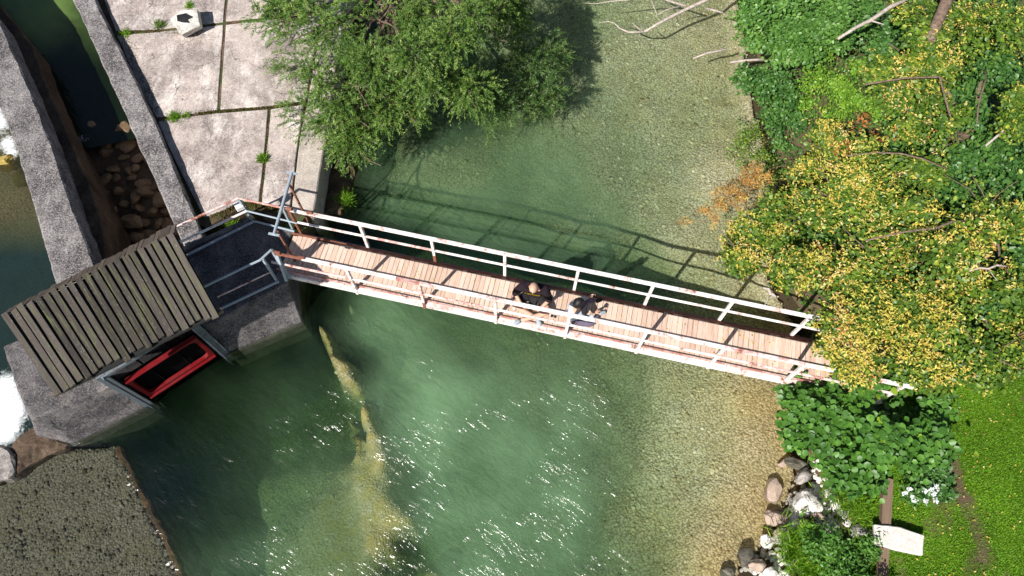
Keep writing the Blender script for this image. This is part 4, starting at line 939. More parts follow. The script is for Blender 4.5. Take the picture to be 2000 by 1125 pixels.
twiggy(wt, wb2, 420, 40, .45, .1, .017, m_willow2, 'lower_foliage', lean=(.3, -.1, 0))
wb3 = [blob(585, 130, .1, .5, .5, .25), blob(600, 215, .0, .4, .35, .25), blob(530, 40, .2, .4, .7, .25), blob(625, 250, -.1, .3, .2, .2)]
twiggy(wt, wb3, 300, 30, .32, .065, .014, m_willow, 'outer_foliage', lean=(-.3, -.15, 0))
m_ = MB(); root = at(770, 60, -1.2)
pts_ = limb(m_, root, root + Vector((.1, .1, 1.4)), .2, .14, .05, 4, 8); m_.put('trunk', m_bark, wt)
for b_ in wb[:12]:
    m_ = MB(); limb(m_, pts_[-1], Vector(b_[0]), .07, .025, .12); e = Vector(b_[0])
    for _ in range(5): limb(m_, e, e + Vector((random.uniform(-.7, .7), random.uniform(-.8, .4), random.uniform(0, .5))), .02, .006, .2, 4, 4)
    m_.put('branch', m_bark, wt)

# right-bank trees
al = thing('alder_tree', 'round-leaved dark green tree at the top overhanging the shallows', 'tree', at(1560, 30, -.4))
ab = [blob(1500, 40, .8, .75, .6, .45), blob(1570, 30, 1.0, .7, .7, .5), blob(1465, 75, .5, .5, .35, .3), blob(1560, 95, .7, .6, .35, .35), blob(1620, 60, 1.0, .5, .5, .4), blob(1540, -60, 1.2, 1.2, .8, .5)]
leafy(al, ab, 1300, 17, .12, .078, .06, m_alder, shape=6)
m_ = MB(); r0 = at(1600, 20, -.6); limb(m_, r0, r0 + Vector((-.1, 0, 1.2)), .12, .07); m_.put('trunk', m_bark, al); m_ = MB()
for b_ in ab: limb(m_, r0 + Vector((-.1, 0, 1.1)), Vector(b_[0]), .045, .012, .1, 5, 5)
m_.put('branch', m_bark, al)

ls = thing('shrub', 'low green shrub below the bleached stubs hanging over the water', 'shrub', at(1490, 170, -.9))
lb_ = [blob(1470, 165, -.3, .45, .35, .25), blob(1510, 205, -.4, .5, .35, .28), blob(1530, 165, -.2, .4, .3, .25), blob(1545, 235, -.5, .25, .25, .2), blob(1505, 235, -.8, .2, .2, .12), blob(1515, 275, -.85, .15, .2, .1)]
leafy(ls, lb_, 260, 18, .1, .07, .055, m_dkgreen, shape=6); m_ = MB()
for b_ in lb_: limb(m_, at(1560, 190, -.9), Vector(b_[0]), .03, .008)
m_.put('branch', m_bark, ls)
vn = thing('vine', 'bright lime green small-leaved creeper patch between shrub and linden', 'creeper', at(1620, 200, -.5))
leafy(vn, [blob(1600, 180, 0, .45, .45, .25), blob(1650, 170, .1, .5, .45, .3), blob(1620, 225, -.2, .35, .3, .25), blob(1690, 215, .1, .35, .3, .25), blob(1600, 125, .1, .4, .25, .2)], 330, 18, .12, .05, .04, m_lime, lob=.2)
pt = thing('shrub', 'thin green and straw coloured shrub on the shore left of the linden', 'shrub', at(1450, 260, -1))
leafy(pt, [blob(1505, 300, -.85, .2, .3, .1), blob(1520, 380, -.8, .2, .25, .12), blob(1455, 255, -.75, .25, .35, .12), blob(1470, 310, -.8, .3, .25, .12), blob(1440, 295, -.9, .2, .2, .1), blob(1500, 345, -.7, .25, .2, .15)], 150, 12, .09, .05, .035, m_linden)

ln = thing('linden_tree', 'wide linden with green leaves and yellow seed clusters over the bridge end', 'tree', at(1720, 450, -.4))
lbs = [blob(1560, 430, .7, .7, .6, .45), blob(1500, 470, .2, .45, .4, .3), blob(1640, 400, 1.2, .8, .7, .5), blob(1700, 500, 1.4, .8, .8, .55), blob(1600, 530, .8, .7, .5, .45), blob(1540, 545, .4, .45, .3, .3), blob(1680, 600, 1.1, .65, .6, .5), blob(1740, 350, 1.7, .9, .8, .6), blob(1800, 480, 1.8, .85, .9, .6),
       blob(1800, 250, 1.9, .8, .8, .6), blob(1730, 180, 1.5, .6, .6, .5), blob(1840, 130, 1.9, .8, .7, .55), blob(1760, 620, 1.2, .6, .55, .5), blob(1850, 620, 1.4, .6, .6, .5), blob(1560, 330, .3, .4, .35, .25), blob(1620, 300, .6, .45, .35, .3), blob(1700, 680, .8, .5, .35, .35), blob(1760, 700, .8, .4, .4, .35), blob(1930, 60, 1.9, .8, .8, .5), blob(1800, 50, 1.7, .6, .5, .4), blob(1655, 672, 1.15, .4, .25, .2), blob(1680, 712, 1.2, .3, .16, .16), blob(1450, 500, .2, .35, .25, .2), blob(1470, 455, .3, .4, .3, .2), blob(1640, 640, 1.2, .4, .2, .2), blob(1920, 420, 2.0, .6, .7, .4), blob(1960, 560, 1.7, .6, .5, .4), blob(1930, 700, 1.2, .5, .35, .3), blob(1980, 240, 2.1, .5, .6, .4), blob(1840, 730, .9, .4, .3, .25), blob(1980, 660, 1.2, .5, .4, .3)]
cL, uL = leafy(ln, lbs, 5600, 17, .12, .07, .055, m_linden, shape=6, shell=.35)
reps = 3; cc = np.repeat(cL, reps, 0) + np.repeat(uL, reps, 0) * rng.uniform(.02, .1, (len(cL) * reps, 1)) + rng.normal(size=(len(cL) * reps, 3)) * [.12, .12, .03] + [0, 0, .07]
cl2 = fbm(cc[:, 0] * 1.3 + 3, cc[:, 1] * 1.3); ok = (rng.random(len(cc)) < np.clip((cl2 - .27) * 2.0, .12, .8)) & (rng.random(len(cc)) < np.clip(1.2 - (cc[:, 0] - 5.5) * .25, .25, .95)); cc = cc[ok]; per = 6
pos = np.repeat(cc, per, 0) + rng.normal(size=(len(cc) * per, 3)) * .034; n = len(pos)
leaves('seed_clusters', pos, rand_unit(n) * [1, 1, .4], rand_unit(n) * .5 + [0, 0, 1], .07 * rng.uniform(.6, 1.3, n), .026 * rng.uniform(.7, 1.4, n), m_bract, ln, np.clip(np.repeat(.55 * rng.random(len(cc)) + .9 * (fbm(cc[:, 0] * 2.3 + 50, cc[:, 1] * 2.3) - .25), per) + rng.random(n) * .2, 0, 1))
tr0 = at(1800, 330, -.4); m_ = MB(); tp = limb(m_, tr0, tr0 + Vector((.1, -.1, 2.0)), .2, .13, .03, 4, 9); m_.put('trunk', m_bark, ln)
for b_ in lbs:
    m_ = MB(); limb(m_, tp[-2], Vector(b_[0]) + Vector((0, 0, -.15)), .05, .015, .08)
    for _ in range(4): e = Vector(b_[0]) + Vector((0, 0, .1)); limb(m_, e, e + Vector((random.uniform(-.8, .5), random.uniform(-.7, .7), random.uniform(.1, .45))), .014, .004, .15, 4, 4)
    m_.put('branch', m_bark, ln)
ob = thing('shrub', 'faded orange-leaved shoots reaching out over the shallows above the bridge', 'shrub', at(1440, 400, -.9))
leafy(ob, [blob(1450, 370, -.2, .35, .3, .18), blob(1410, 400, -.3, .35, .2, .12), blob(1470, 430, -.1, .3, .3, .2), blob(1390, 415, -.35, .2, .12, .08), blob(1470, 350, -.1, .3, .2, .15), blob(1345, 430, -.4, .1, .05, .04), blob(1395, 440, -.4, .05, .1, .04)], 150, 22, .07, .05, .022, m_orange, tonew=.7)
m_ = MB()
for a in ((1345, 430), (1400, 440), (1410, 390), (1450, 350)): limb(m_, at(1520, 430, -.2), at(*a, -.36), .015, .004, .08)
m_.put('branch', m_bark, ob)
rs = thing('shrub', 'small red-leaved shrub glowing inside the linden edge', 'shrub', at(1680, 270, .3))
leafy(rs, [blob(1678, 262, 1.25, .18, .22, .1), blob(1665, 285, 1.15, .14, .16, .1), blob(1700, 275, 1.3, .12, .14, .1)], 16, 14, .07, .055, .03, m_redleaf)
m_ = MB(); limb(m_, at(1690, 275, -.4), at(1680, 270, 1.15), .02, .008); m_.put('branch', m_bark, rs)
dk = thing('dark_green_tree', 'dense dark green tree filling the right edge behind the linden', 'tree', at(1950, 350, -.4))
db = [blob(1900, 380, 1.2, .8, .9, .55), blob(1960, 480, 1.2, .8, .8, .5), blob(1960, 280, 1.3, .8, .8, .5), blob(1900, 560, .8, .7, .6, .4), blob(1990, 600, .9, .7, .7, .5), blob(2050, 400, 1.4, 1, 1.4, .6), blob(1980, 150, 1.3, .9, .8, .5), blob(1870, 250, 1.0, .6, .6, .4), blob(1780, 300, .6, .8, .8, .4), blob(1700, 420, .3, .8, .8, .4), blob(1850, 450, .8, .7, .7, .4), blob(1700, 60, .5, .8, .6, .4), blob(1900, 0, 1, 1.2, .8, .5), blob(1800, 620, .3, .5, .4, .3)]
dbb = db + [blob(1800, 200, 1.0, .6, .6, .4), blob(1840, 340, 1.2, .6, .6, .4), blob(1760, 520, .6, .8, .6, .4), blob(1620, 470, .2, .6, .5, .3), blob(1900, 150, 1.2, .6, .6, .4), blob(1880, 680, .7, .5, .4, .3)]
leafy(dk, dbb, 4200, 17, .15, .085, .065, m_dkgreen, shape=6, shell=.3)
m_ = MB(); r0 = at(1960, 380, -.5); limb(m_, r0, r0 + Vector((0, 0, 1.1)), .15, .08); m_.put('trunk', m_bark, dk); m_ = MB()
for b_ in db: limb(m_, r0 + Vector((0, 0, 1.0)), Vector(b_[0]) + Vector((0, 0, .0)), .04, .012, .1, 5, 5)
m_.put('branch', m_bark, dk)
# leaning trunk seen at the top right and loose bare branches in the crown
q = MB(); q.tube([at(1812, 85, 2.3), at(1830, 45, 2.45), at(1852, -5, 2.6), at(1868, -60, 2.7)], [.12, .11, .12, .12], 9); o = q.put('tree_trunk', m_bark, None, smooth=True); props(o, 'leaning brown trunk emerging from foliage at the top right', 'tree trunk')
bare_b = [((1636, 76, 1.6), (1700, 40, 1.8), (1780, -5, 2.0), .045, m_dead, 'thick bleached bare branch crossing above the round-leaved tree'),
 ((1690, 165, 2.4), (1835, 150, 2.5), (1862, 250, 2.4), .022, m_bark, 'long thin curved brown branch over the upper linden crown'),
 ((1925, 130, 2.4), (1915, 190, 2.45), (1908, 240, 2.4), .018, m_bark, 'upright thin brown branch near the right edge crown'),
 ((1650, 305, 2.2), (1760, 300, 2.4), (1850, 330, 2.4), .015, m_bark, 'thin bare twig crossing the middle of the linden crown'),
 ((1690, 470, 2.3), (1830, 445, 2.5), (1890, 430, 2.4), .022, m_bark, 'forked grey branch over the right linden crown'),
 ((1925, 285, 2.3), (1960, 255, 2.4), (1985, 235, 2.4), .03, m_dead, 'short pale broken branch at the right picture edge'),
 ((1890, 530, 2.0), (1930, 525, 2.1), (1965, 520, 2.1), .02, m_dead, 'short bleached stick lying on the dark crown at right'),
 ((1490, 562, 1.1), (1505, 575, 1.1), (1515, 580, 1.1), .03, m_dead, 'stubby pale branch end beside the bridge railing')]
for a, b, c, r_, mt, lb in bare_b:
    if c is None: continue
    m_ = MB(); A_, B_, C_ = at(*a), at(*b), at(*c); pl = [A_, A_.lerp(B_, .5) + Vector((.03, .02, .05)), B_, B_.lerp(C_, .5) + Vector((-.02, .03, .03)), C_]
    m_.tube(pl, [r_ * .7, r_ * .8, r_, r_ * .95, r_ * .8], 7)
    if r_ > .018: m_.tube([B_, B_ + (C_ - A_).cross(Vector((0, 0, 1))).normalized() * .25 + (B_ - A_) * .2], [r_ * .5, r_ * .2], 5)
    o = m_.put('bare_branch', mt, None, smooth=True); props(o, lb, 'branch', 'bare branches in the right bank crowns')
# dead bleached branch over the water at the top
m_ = MB()
def bt(l, r_): m_.tube([at(a, b, z) for a, b, z in l], r_, 7)
bt([(1420, -22, .3), (1375, 2, .2), (1340, 18, .1), (1300, 38, 0), (1258, 62, -.1)], [.05, .045, .04, .035, .028])
bt([(1258, 62, -.1), (1228, 63, -.15), (1210, 55, -.2), (1200, 45, -.2), (1190, 42, -.25), (1168, 44, -.3)], [.026, .022, .018, .014, .01, .006])
bt([(1258, 62, -.1), (1245, 54, 0), (1234, 44, .05)], [.015, .011, .006]); bt([(1340, 12, .1), (1318, 5, .1), (1290, -4, .1), (1260, -16, .1)], [.03, .025, .02, .02])
bt([(1290, -4, .1), (1240, -2, 0), (1190, 3, -.1), (1165, 7, -.15), (1142, 6, -.2)], [.02, .018, .014, .01, .005]); bt([(1330, 12, .1), (1305, 18, .1), (1283, 29, .05)], [.018, .013, .007])
bt([(1283, 29, .05), (1277, 12, .1), (1270, -4, .15)], [.01, .01, .009]); bt([(1378, 16, .1), (1395, 20, .2), (1412, 25, .2)], [.02, .022, .024])
bt([(1190, 42, -.25), (1182, 37, -.22)], [.008, .004])
o = m_.put('dead_branch', m_dead, None, smooth=True); props(o, 'bleached forked dead branch reaching over the shallows at the top', 'branch')
for l_, r_, lb in (([(1354, 114, -.3), (1380, 104, -.2), (1420, 96, -.1)], [.022, .026, .03], 'bleached broken stub over the water, upper of two'), ([(1425, 122, -.2), (1455, 118, -.1), (1492, 116, 0)], [.025, .03, .032], 'bleached broken stub over the shrub, lower of two')):
    m_ = MB(); m_.tube([at(*q) for q in l_], r_, 7); o = m_.put('dead_branch', m_dead, None, smooth=True); props(o, lb, 'branch')

# ------------------------------------------------------------------ hazel bush with large round leaves
hz = thing('hazel_bush', 'dense bush with large round green leaves beside the bridge end', 'bush', at(1680, 850, -.5))
hb_ = [blob(1620, 790, .2, .6, .35, .35), blob(1690, 780, .4, .6, .4, .4), blob(1640, 860, .2, .65, .45, .4), blob(1720, 860, .35, .65, .45, .4), blob(1770, 850, .2, .45, .45, .35), blob(1570, 770, -.1, .3, .15, .2), blob(1650, 925, -.1, .55, .3, .3), blob(1710, 915, .1, .5, .35, .3), blob(1700, 750, .5, .35, .2, .25), blob(1800, 820, 0, .35, .35, .25), blob(1580, 845, -.2, .3, .25, .25)]
pos, Uu, tone, _, _ = clumped(lobes(hb_, 1.5, .26), 420, 11, .1, .5); n = len(pos)
order = np.argsort(-(pos[:, 2] + rng.random(n) * .25)); top_i = order[:300]; rest = order[300:]
nr = rand_unit(n) * .45 + [0, 0, 1] + Uu * .3; dr = rand_unit(n); dr[:, 2] *= .4
def round_leaf(k):
    V = [Vector((0, 0, 0))]; m = 9
    for i in range(m):
        a = 2 * math.pi * i / m + .2; r_ = .5 * (1 + .08 * math.sin(3 * i + k)); V.append(Vector((r_ * math.cos(a) * .92, .5 + r_ * math.sin(a), .05 * math.cos(2 * a + k) )))
    V[0] = Vector((0, .5, -.05)); me = raw_mesh('leaf', V, [(0, i + 1, (i + 1) % m + 1) for i in range(m)]); fattr(me, 'rnd', [(.1, .35, .5, .65, .85, .3, .98)[k]] * (m + 1)); me.materials.append(m_hazel); return me
lm = [round_leaf(k) for k in range(7)]
for c_, i in enumerate(top_i):
    o = bpy.data.objects.new('leaf', lm[c_ % 6 if random.random() > .07 else 6]); link(o); o.parent = hz; o.location = Vector(pos[i].tolist()) - hz.location
    z_ = Vector(nr[i].tolist()).normalized(); y_ = Vector(dr[i].tolist()); y_ = (y_ - z_ * y_.dot(z_)).normalized(); x_ = y_.cross(z_)
    o.rotation_euler = Matrix(((x_.x, y_.x, z_.x), (x_.y, y_.y, z_.y), (x_.z, y_.z, z_.z))).to_euler(); s0 = random.uniform(.1, .165); o.scale = (s0, s0, s0)
leaves('foliage', pos[rest], dr[rest], nr[rest], .12 * rng.uniform(.7, 1.2, len(rest)), .12 * rng.uniform(.8, 1.1, len(rest)), m_hazel, hz, np.clip(tone[rest] * .5 + rng.random(len(rest)) * .42, 0, 1), shape=6)
m_ = MB(); r0 = at(1690, 850, -.6)
for b_ in hb_: limb(m_, r0, Vector(b_[0]), .025, .008)
m_.put('stem', m_bark, hz)

def tuft(px, py, z, n, h, spread, lab, mat=m_grass, cat='weed', name='weed_tuft', wd=.012, out=1.0, group=None):
    c = at(px, py, z); pos = np.array(c) + rng.normal(size=(n, 3)) * [spread, spread, 0]; d_ = rng.normal(size=(n, 3)) * [out, out, .2] + [0, 0, 1]
    t = thing(name, lab, cat, c, group); leaves('foliage', pos, d_, np.cross(d_, rand_unit(n)), h * rng.uniform(.5, 1.2, n), wd * rng.uniform(.7, 1.4, n), mat, t, rng.random(n)); return t
tuft(1560, 1075, -.75, 1500, .34, .2, 'pale grass clump with long arching blades below the shore rocks', cat='grass', name='grass_clump', wd=.016, out=.9)
tuft(1585, 1110, -.6, 900, .34, .2, 'second grass clump at the picture bottom beside the pale one', cat='grass', name='grass_clump', wd=.016)
tuft(1640, 955, -.35, 900, .25, .2, 'feathery green tuft under the hazel bush above the edging stones', cat='grass', name='grass_clump', wd=.012)
tuft(1670, 985, -.3, 900, .2, .18, 'feathery green tuft between hazel bush and wooden edging', cat='grass', name='grass_clump', wd=.012)
us = thing('shrub', 'leafy green shrub at the bottom left of the wooden edging', 'shrub', at(1640, 1090, -.5))
leafy(us, [blob(1620, 1080, -.3, .4, .35, .25), blob(1655, 1098, -.3, .32, .28, .22), blob(1590, 1055, -.4, .2, .2, .2), blob(1650, 1130, -.3, .6, .3, .25), blob(1690, 1075, -.35, .12, .15, .1)], 260, 18, .1, .07, .032, m_hazel)
us2 = thing('shrub', 'small trailing green plant hanging over the pale grey shore rock', 'shrub', at(1565, 1020, -.6))
leafy(us2, [blob(1560, 1012, -.5, .1, .12, .08), blob(1572, 1030, -.5, .12, .15, .08), blob(1590, 1045, -.45, .12, .12, .1)], 30, 16, .05, .05, .028, m_lime)
fl = thing('flower_shrub', 'dark green hydrangea-like shrub with small white blossoms on the lawn', 'flowers', at(1800, 935, -.3))
leafy(fl, [blob(1800, 940, -.05, .36, .3, .2), blob(1805, 905, 0, .3, .25, .2)], 120, 18, .07, .075, .055, m_dkgreen, shape=6)
for a, b in ((1768, 962), (1782, 970), (1786, 978), (1808, 979), (1820, 955), (1826, 965), (1828, 978), (1808, 960), (1776, 955), (1830, 952)):
    p = at(a, b, .26); n = 20; q = np.array(p) + rng.normal(size=(n, 3)) * .018; leaves('blossom', q, rand_unit(n), rand_unit(n) * .3 + [0, 0, 1], .04, .035, m_petal, fl, rng.random(n), kind=None)

# weeds on the terrace
tuft(340, 230, TZ, 260, .12, .07, 'grassy weed in the joint beside the channel wall', group=None)
tuft(365, 226, TZ, 120, .08, .05, 'smaller weed right of the grassy one on the mid joint')
tuft(313, 50, TZ, 260, .16, .06, 'green weed left of the hexagonal block', m_willow)
tuft(370, 12, TZ, 160, .12, .05, 'yellowish weed just above the hexagonal block')
tuft(514, 312, TZ, 240, .17, .05, 'bright green weed growing from the lower slab joint', m_lime, wd=.02)
tuft(425, 432, TZ - .3, 420, .2, .09, 'bright green tuft between handrail and channel wall', m_grass, wd=.014)
tuft(455, 440, TZ - .3, 160, .12, .06, 'thin tuft under the white pipe of the handrail', m_grass)
tuft(245, 66, TZ, 180, .09, .07, 'weed at the upper corner of the channel wall')
tuft(676, 390, -.9, 260, .2, .09, 'yellow green tuft on the ledge below the terrace', m_grass)
tuft(573, 452, -.1, 260, .12, .07, 'dark moss tuft at the corner of bridge and walkway', m_dkgreen, wd=.02)
def moss_strip(line, n, w_, mat, lab):
    L = P(line, TZ - .02); pos = []
    for i in range(n):
        k = random.randrange(len(L) - 1); p = L[k].lerp(L[k + 1], random.random()); pos.append((p.x + random.gauss(0, w_), p.y + random.gauss(0, w_), TZ - .02))
    pos = np.array(pos); o = leaves('moss', pos, rand_unit(n) * [1, 1, .3] + [0, 0, .6], rand_unit(n), .035 * rng.uniform(.5, 1.3, n), .02, mat, None, rng.random(n)); props(o, lab, 'moss')
m_moss = leaf_mat('dry_moss', [(0, (.05, .04, .02)), (.5, (.11, .09, .03)), (.8, (.11, .13, .03)), (1, (.25, .17, .07))], .1, .2, 1)
moss_strip([(240, 72), (258, 115), (285, 170), (305, 225)], 3000, .075, m_moss, 'brown moss strip against the upper channel wall')
moss_strip([(345, 300), (370, 345), (400, 400), (440, 412)], 4200, .12, m_moss, 'dry moss and litter along the lower channel wall')
moss_strip([(385, 222), (480, 214), (600, 203)], 1900, .035, m_moss, 'rusty moss line in the middle slab joint')
moss_strip([(526, 215), (518, 300), (508, 395)], 350, .012, m_moss, 'thin moss line in the lower slab joint')
moss_strip([(440, 405), (500, 398), (560, 410)], 2400, .07, m_moss, 'dry litter along the foot of the pink handrail')
moss_strip([(236, 62), (300, 60), (350, 66), (390, 62)], 700, .035, m_moss, 'litter line in the upper slab joint by the block')

# grass blades
def lawn_blades():
    n = 150000; x = rng.uniform(6.0, 11.5, n); y = rng.uniform(-.4, 5.2, n)
    ok = inside(x, y, land_poly) & (pdist(x, y, sl) > 1.1); x, y = x[ok], y[ok]; dens = fbm(x * 1.2, y * 1.2); path = pdist(x, y, bare_line)
    ok = (rng.random(len(x)) < .4 + dens) & ((path > .15) | (rng.random(len(x)) < .25)) & ((fbm(x * 2.1, y * 2.1) < .6) | (rng.random(len(x)) < .3)); x, y = x[ok], y[ok]; n = len(x)
    pos = np.stack([x, y, lawnz(x, y)], -1); d_ = rng.normal(size=(n, 3)) * [.8, .8, .1] + [0, 0, .7]
    o = leaves('lawn_grass', pos, d_, rand_unit(n) * .6 + [0, 0, 1], .045 * rng.uniform(.5, 1.4, n), .013 * rng.uniform(.7, 1.5, n), m_grass, None, np.clip(fbm(x * 1.4, y * 1.4) * .8 + rng.random(n) * .5 - .2, 0, 1)); props(o, 'short green lawn grass of the right bank', 'grass')
lawn_blades()
def fallen():
    n = 330; x = rng.uniform(5.8, 10.5, n); y = rng.uniform(.2, 5.5, n); ok = inside(x, y, land_poly) & (pdist(x, y, sl) > .8); x, y = x[ok], y[ok]; n = len(x)
    pos = np.stack([x, y, lawnz(x, y) + .04], -1); o = leaves('fallen_leaves', pos, rand_unit(n) * [1, 1, .1], rand_unit(n) * .3 + [0, 0, 1], .05, .03, m_bract, None, rng.random(n)); props(o, 'scattered yellow fallen leaves on the lawn', 'leaves')
    n = 60; s_ = rng.uniform(-4, 6.5, n); o_ = rng.uniform(5.3, 6.05, n); s_ = np.concatenate([s_, rng.uniform(3, 6.8, 90)]); o_ = np.concatenate([o_, rng.uniform(5.3, 6.05, 90)]); n = len(s_)
    pos = np.stack([s_ * U.x + o_ * N_.x, s_ * U.y + o_ * N_.y, np.full(n, .006)], -1); o = leaves('fallen_leaves', pos, rand_unit(n) * [1, 1, .05], rand_unit(n) * .15 + [0, 0, 1], .045, .028, m_bract, None, rng.random(n)); props(o, 'scattered dry leaves lying on the bridge deck', 'leaves')
fallen()
def undergrowth():
    n = 26000; x = rng.uniform(4.5, 13, n); y = rng.uniform(4.3, 16, n); ok = inside(x, y, land_poly) & (pdist(x, y, sl) > .15); x, y = x[ok], y[ok]; n = len(x)
    pos = np.stack([x, y, lawnz(x, y) + rng.uniform(.02, .25, n)], -1); o = leaves('undergrowth', pos, rand_unit(n) * [1, 1, .4], rand_unit(n) * .4 + [0, 0, 1], .09 * rng.uniform(.6, 1.2, n), .06, m_dkgreen, None, rng.random(n)); props(o, 'low dark undergrowth under the right bank trees', 'undergrowth')
undergrowth()

# ------------------------------------------------------------------ people
def skin_body(name, verts, edges, radii, mat, parent, sub=2, root=0):
    """one continuous surface grown round a skeleton of joints"""
    me = bpy.data.meshes.new(name); me.from_pydata([tuple(v) for v in verts], edges, []); me.update()
    o = bpy.data.objects.new(name, me); link(o); o.modifiers.new('s', 'SKIN'); sk = me.skin_vertices[0].data
    for i, r_ in enumerate(radii):
        sk[i].radius = (r_, r_) if not isinstance(r_, tuple) else r_; sk[i].use_root = (i == root)
    sb = o.modifiers.new('d', 'SUBSURF'); sb.levels = sub; sb.render_levels = sub
    dg = bpy.context.evaluated_depsgraph_get(); dg.update(); m2 = bpy.data.meshes.new_from_object(o.evaluated_get(dg)); bpy.data.objects.remove(o)
    m2.materials.clear(); q = put(name, m2, mat, parent, smooth=True); return q
def chain(name, pts_, rad, mat, parent, sub=2): return skin_body(name, pts_, [(i, i + 1) for i in range(len(pts_) - 1)], rad, mat, parent, sub)
def ball(name, c, r_, sc3, mat, parent, rot=None, mod=None, sub=3):
    bm = bmesh.new(); bmesh.ops.create_icosphere(bm, subdivisions=sub, radius=1)
    for v in bm.verts:
        if mod: v.co = mod(v.co.copy())
        v.co = Vector((v.co.x * sc3[0], v.co.y * sc3[1], v.co.z * sc3[2])) * r_
        if rot: v.co = rot @ v.co
        v.co += c
    me = bpy.data.meshes.new(name); bm.to_mesh(me); bm.free(); return put(name, me, mat, parent, smooth=True)
m_skin = simple('skin', (.56, .33, .24), .55, .12, 12); m_shirt = simple('dark_shirt', (.012, .006, .01), .9, .3, 14); m_short = simple('black_shorts', (.018, .017, .02), .9, .3, 14)
m_yel = simple('yellow_print', (.72, .48, .03), .7); m_hair = simple('black_hair', (.012, .01, .01), .5, .5, 60); m_greyj = simple('light_blue_grey_cloth', (.42, .5, .56), .9, .15, 14)
m_trous = simple('purple_grey_cloth', (.12, .1, .15), .9, .3, 14); m_sole = simple('white_sole', (.75, .76, .78), .6); m_snk = simple('grey_blue_shoe', (.3, .36, .4), .7, .3, 30)

def hand(parent, wrist, dirv, nrm, mat, curl=.6, side=1):
    """palm with four unequal bent fingers and a thumb off its side"""
    d_ = dirv.normalized(); x_ = d_.cross(nrm).normalized() * side; n_ = x_.cross(d_) * side
    V = [wrist, wrist + d_ * .045, wrist + d_ * .085]; E = [(0, 1), (1, 2)]; Rr = [.026, (.036, .02), (.036, .017)]
    for k, (o_, l_) in enumerate(((-.03, .06), (-.01, .075), (.01, .07), (.03, .055))):
        b = len(V); p0 = wrist + d_ * .085 + x_ * o_; V += [p0, p0 + d_ * l_ * .5 - n_ * curl * .015, p0 + d_ * l_ * .8 - n_ * curl * .045]; E += [(2, b), (b, b + 1), (b + 1, b + 2)]; Rr += [.0105, .0095, .0075]
    b = len(V); p0 = wrist + d_ * .035 - x_ * .034; V += [p0, p0 + d_ * .03 - x_ * .022, p0 + d_ * .055 - x_ * .024 - n_ * .015]; E += [(1, b), (b, b + 1), (b + 1, b + 2)]; Rr += [.013, .0105, .0085]
    return skin_body('hand', V, E, Rr, mat, parent, 1)
def head(parent, c, face, up, mat, hairmat=None):
    """skull with brow, nose, mouth and ears; face is the looking direction"""
    f = face.normalized(); u = (up - f * up.dot(f)).normalized(); x_ = f.cross(u); Rm = Matrix(((x_.x, f.x, u.x), (x_.y, f.y, u.y), (x_.z, f.z, u.z)))
    def shape(v):
        if v.z < -.1: v.x *= 1 + (v.z + .1) * .35; v.y += .12 * (-v.z)
        if v.y > .6: v.y = .6 + (v.y - .6) * .75
        return v
    h = ball('head', c, .1, (.78, .98, 1.18), mat, parent, Rm, shape)
    def loc(a, b, d_): return c + Rm @ Vector((a, b, d_))
    ball('nose', loc(0, .095, -.01), .016, (.8, 1.3, 1.5), mat, h, Rm, None, 2)
    for s_ in (-1, 1):
        ball('ear', loc(s_ * .08, -.005, -.01), .022, (.4, .8, 1.3), mat, h, Rm, None, 2); ball('eye', loc(s_ * .03, .082, .012), .011, (1.2, .6, .8), m_hair, h, Rm, None, 2)
    ball('mouth', loc(0, .086, -.055), .018, (1.2, .4, .35), simple('lips', (.4, .16, .13), .6), h, Rm, None, 2)
    if hairmat:
        def hs(v):
            if v.y > .25 and v.z < .35: v *= .8
            return v * (1 + mn.noise(v * 6) * .1)
        ball('hair', c + Rm @ Vector((0, -.014, .018)), .112, (.86, 1.02, 1.14), hairmat, h, Rm, hs)
    return h

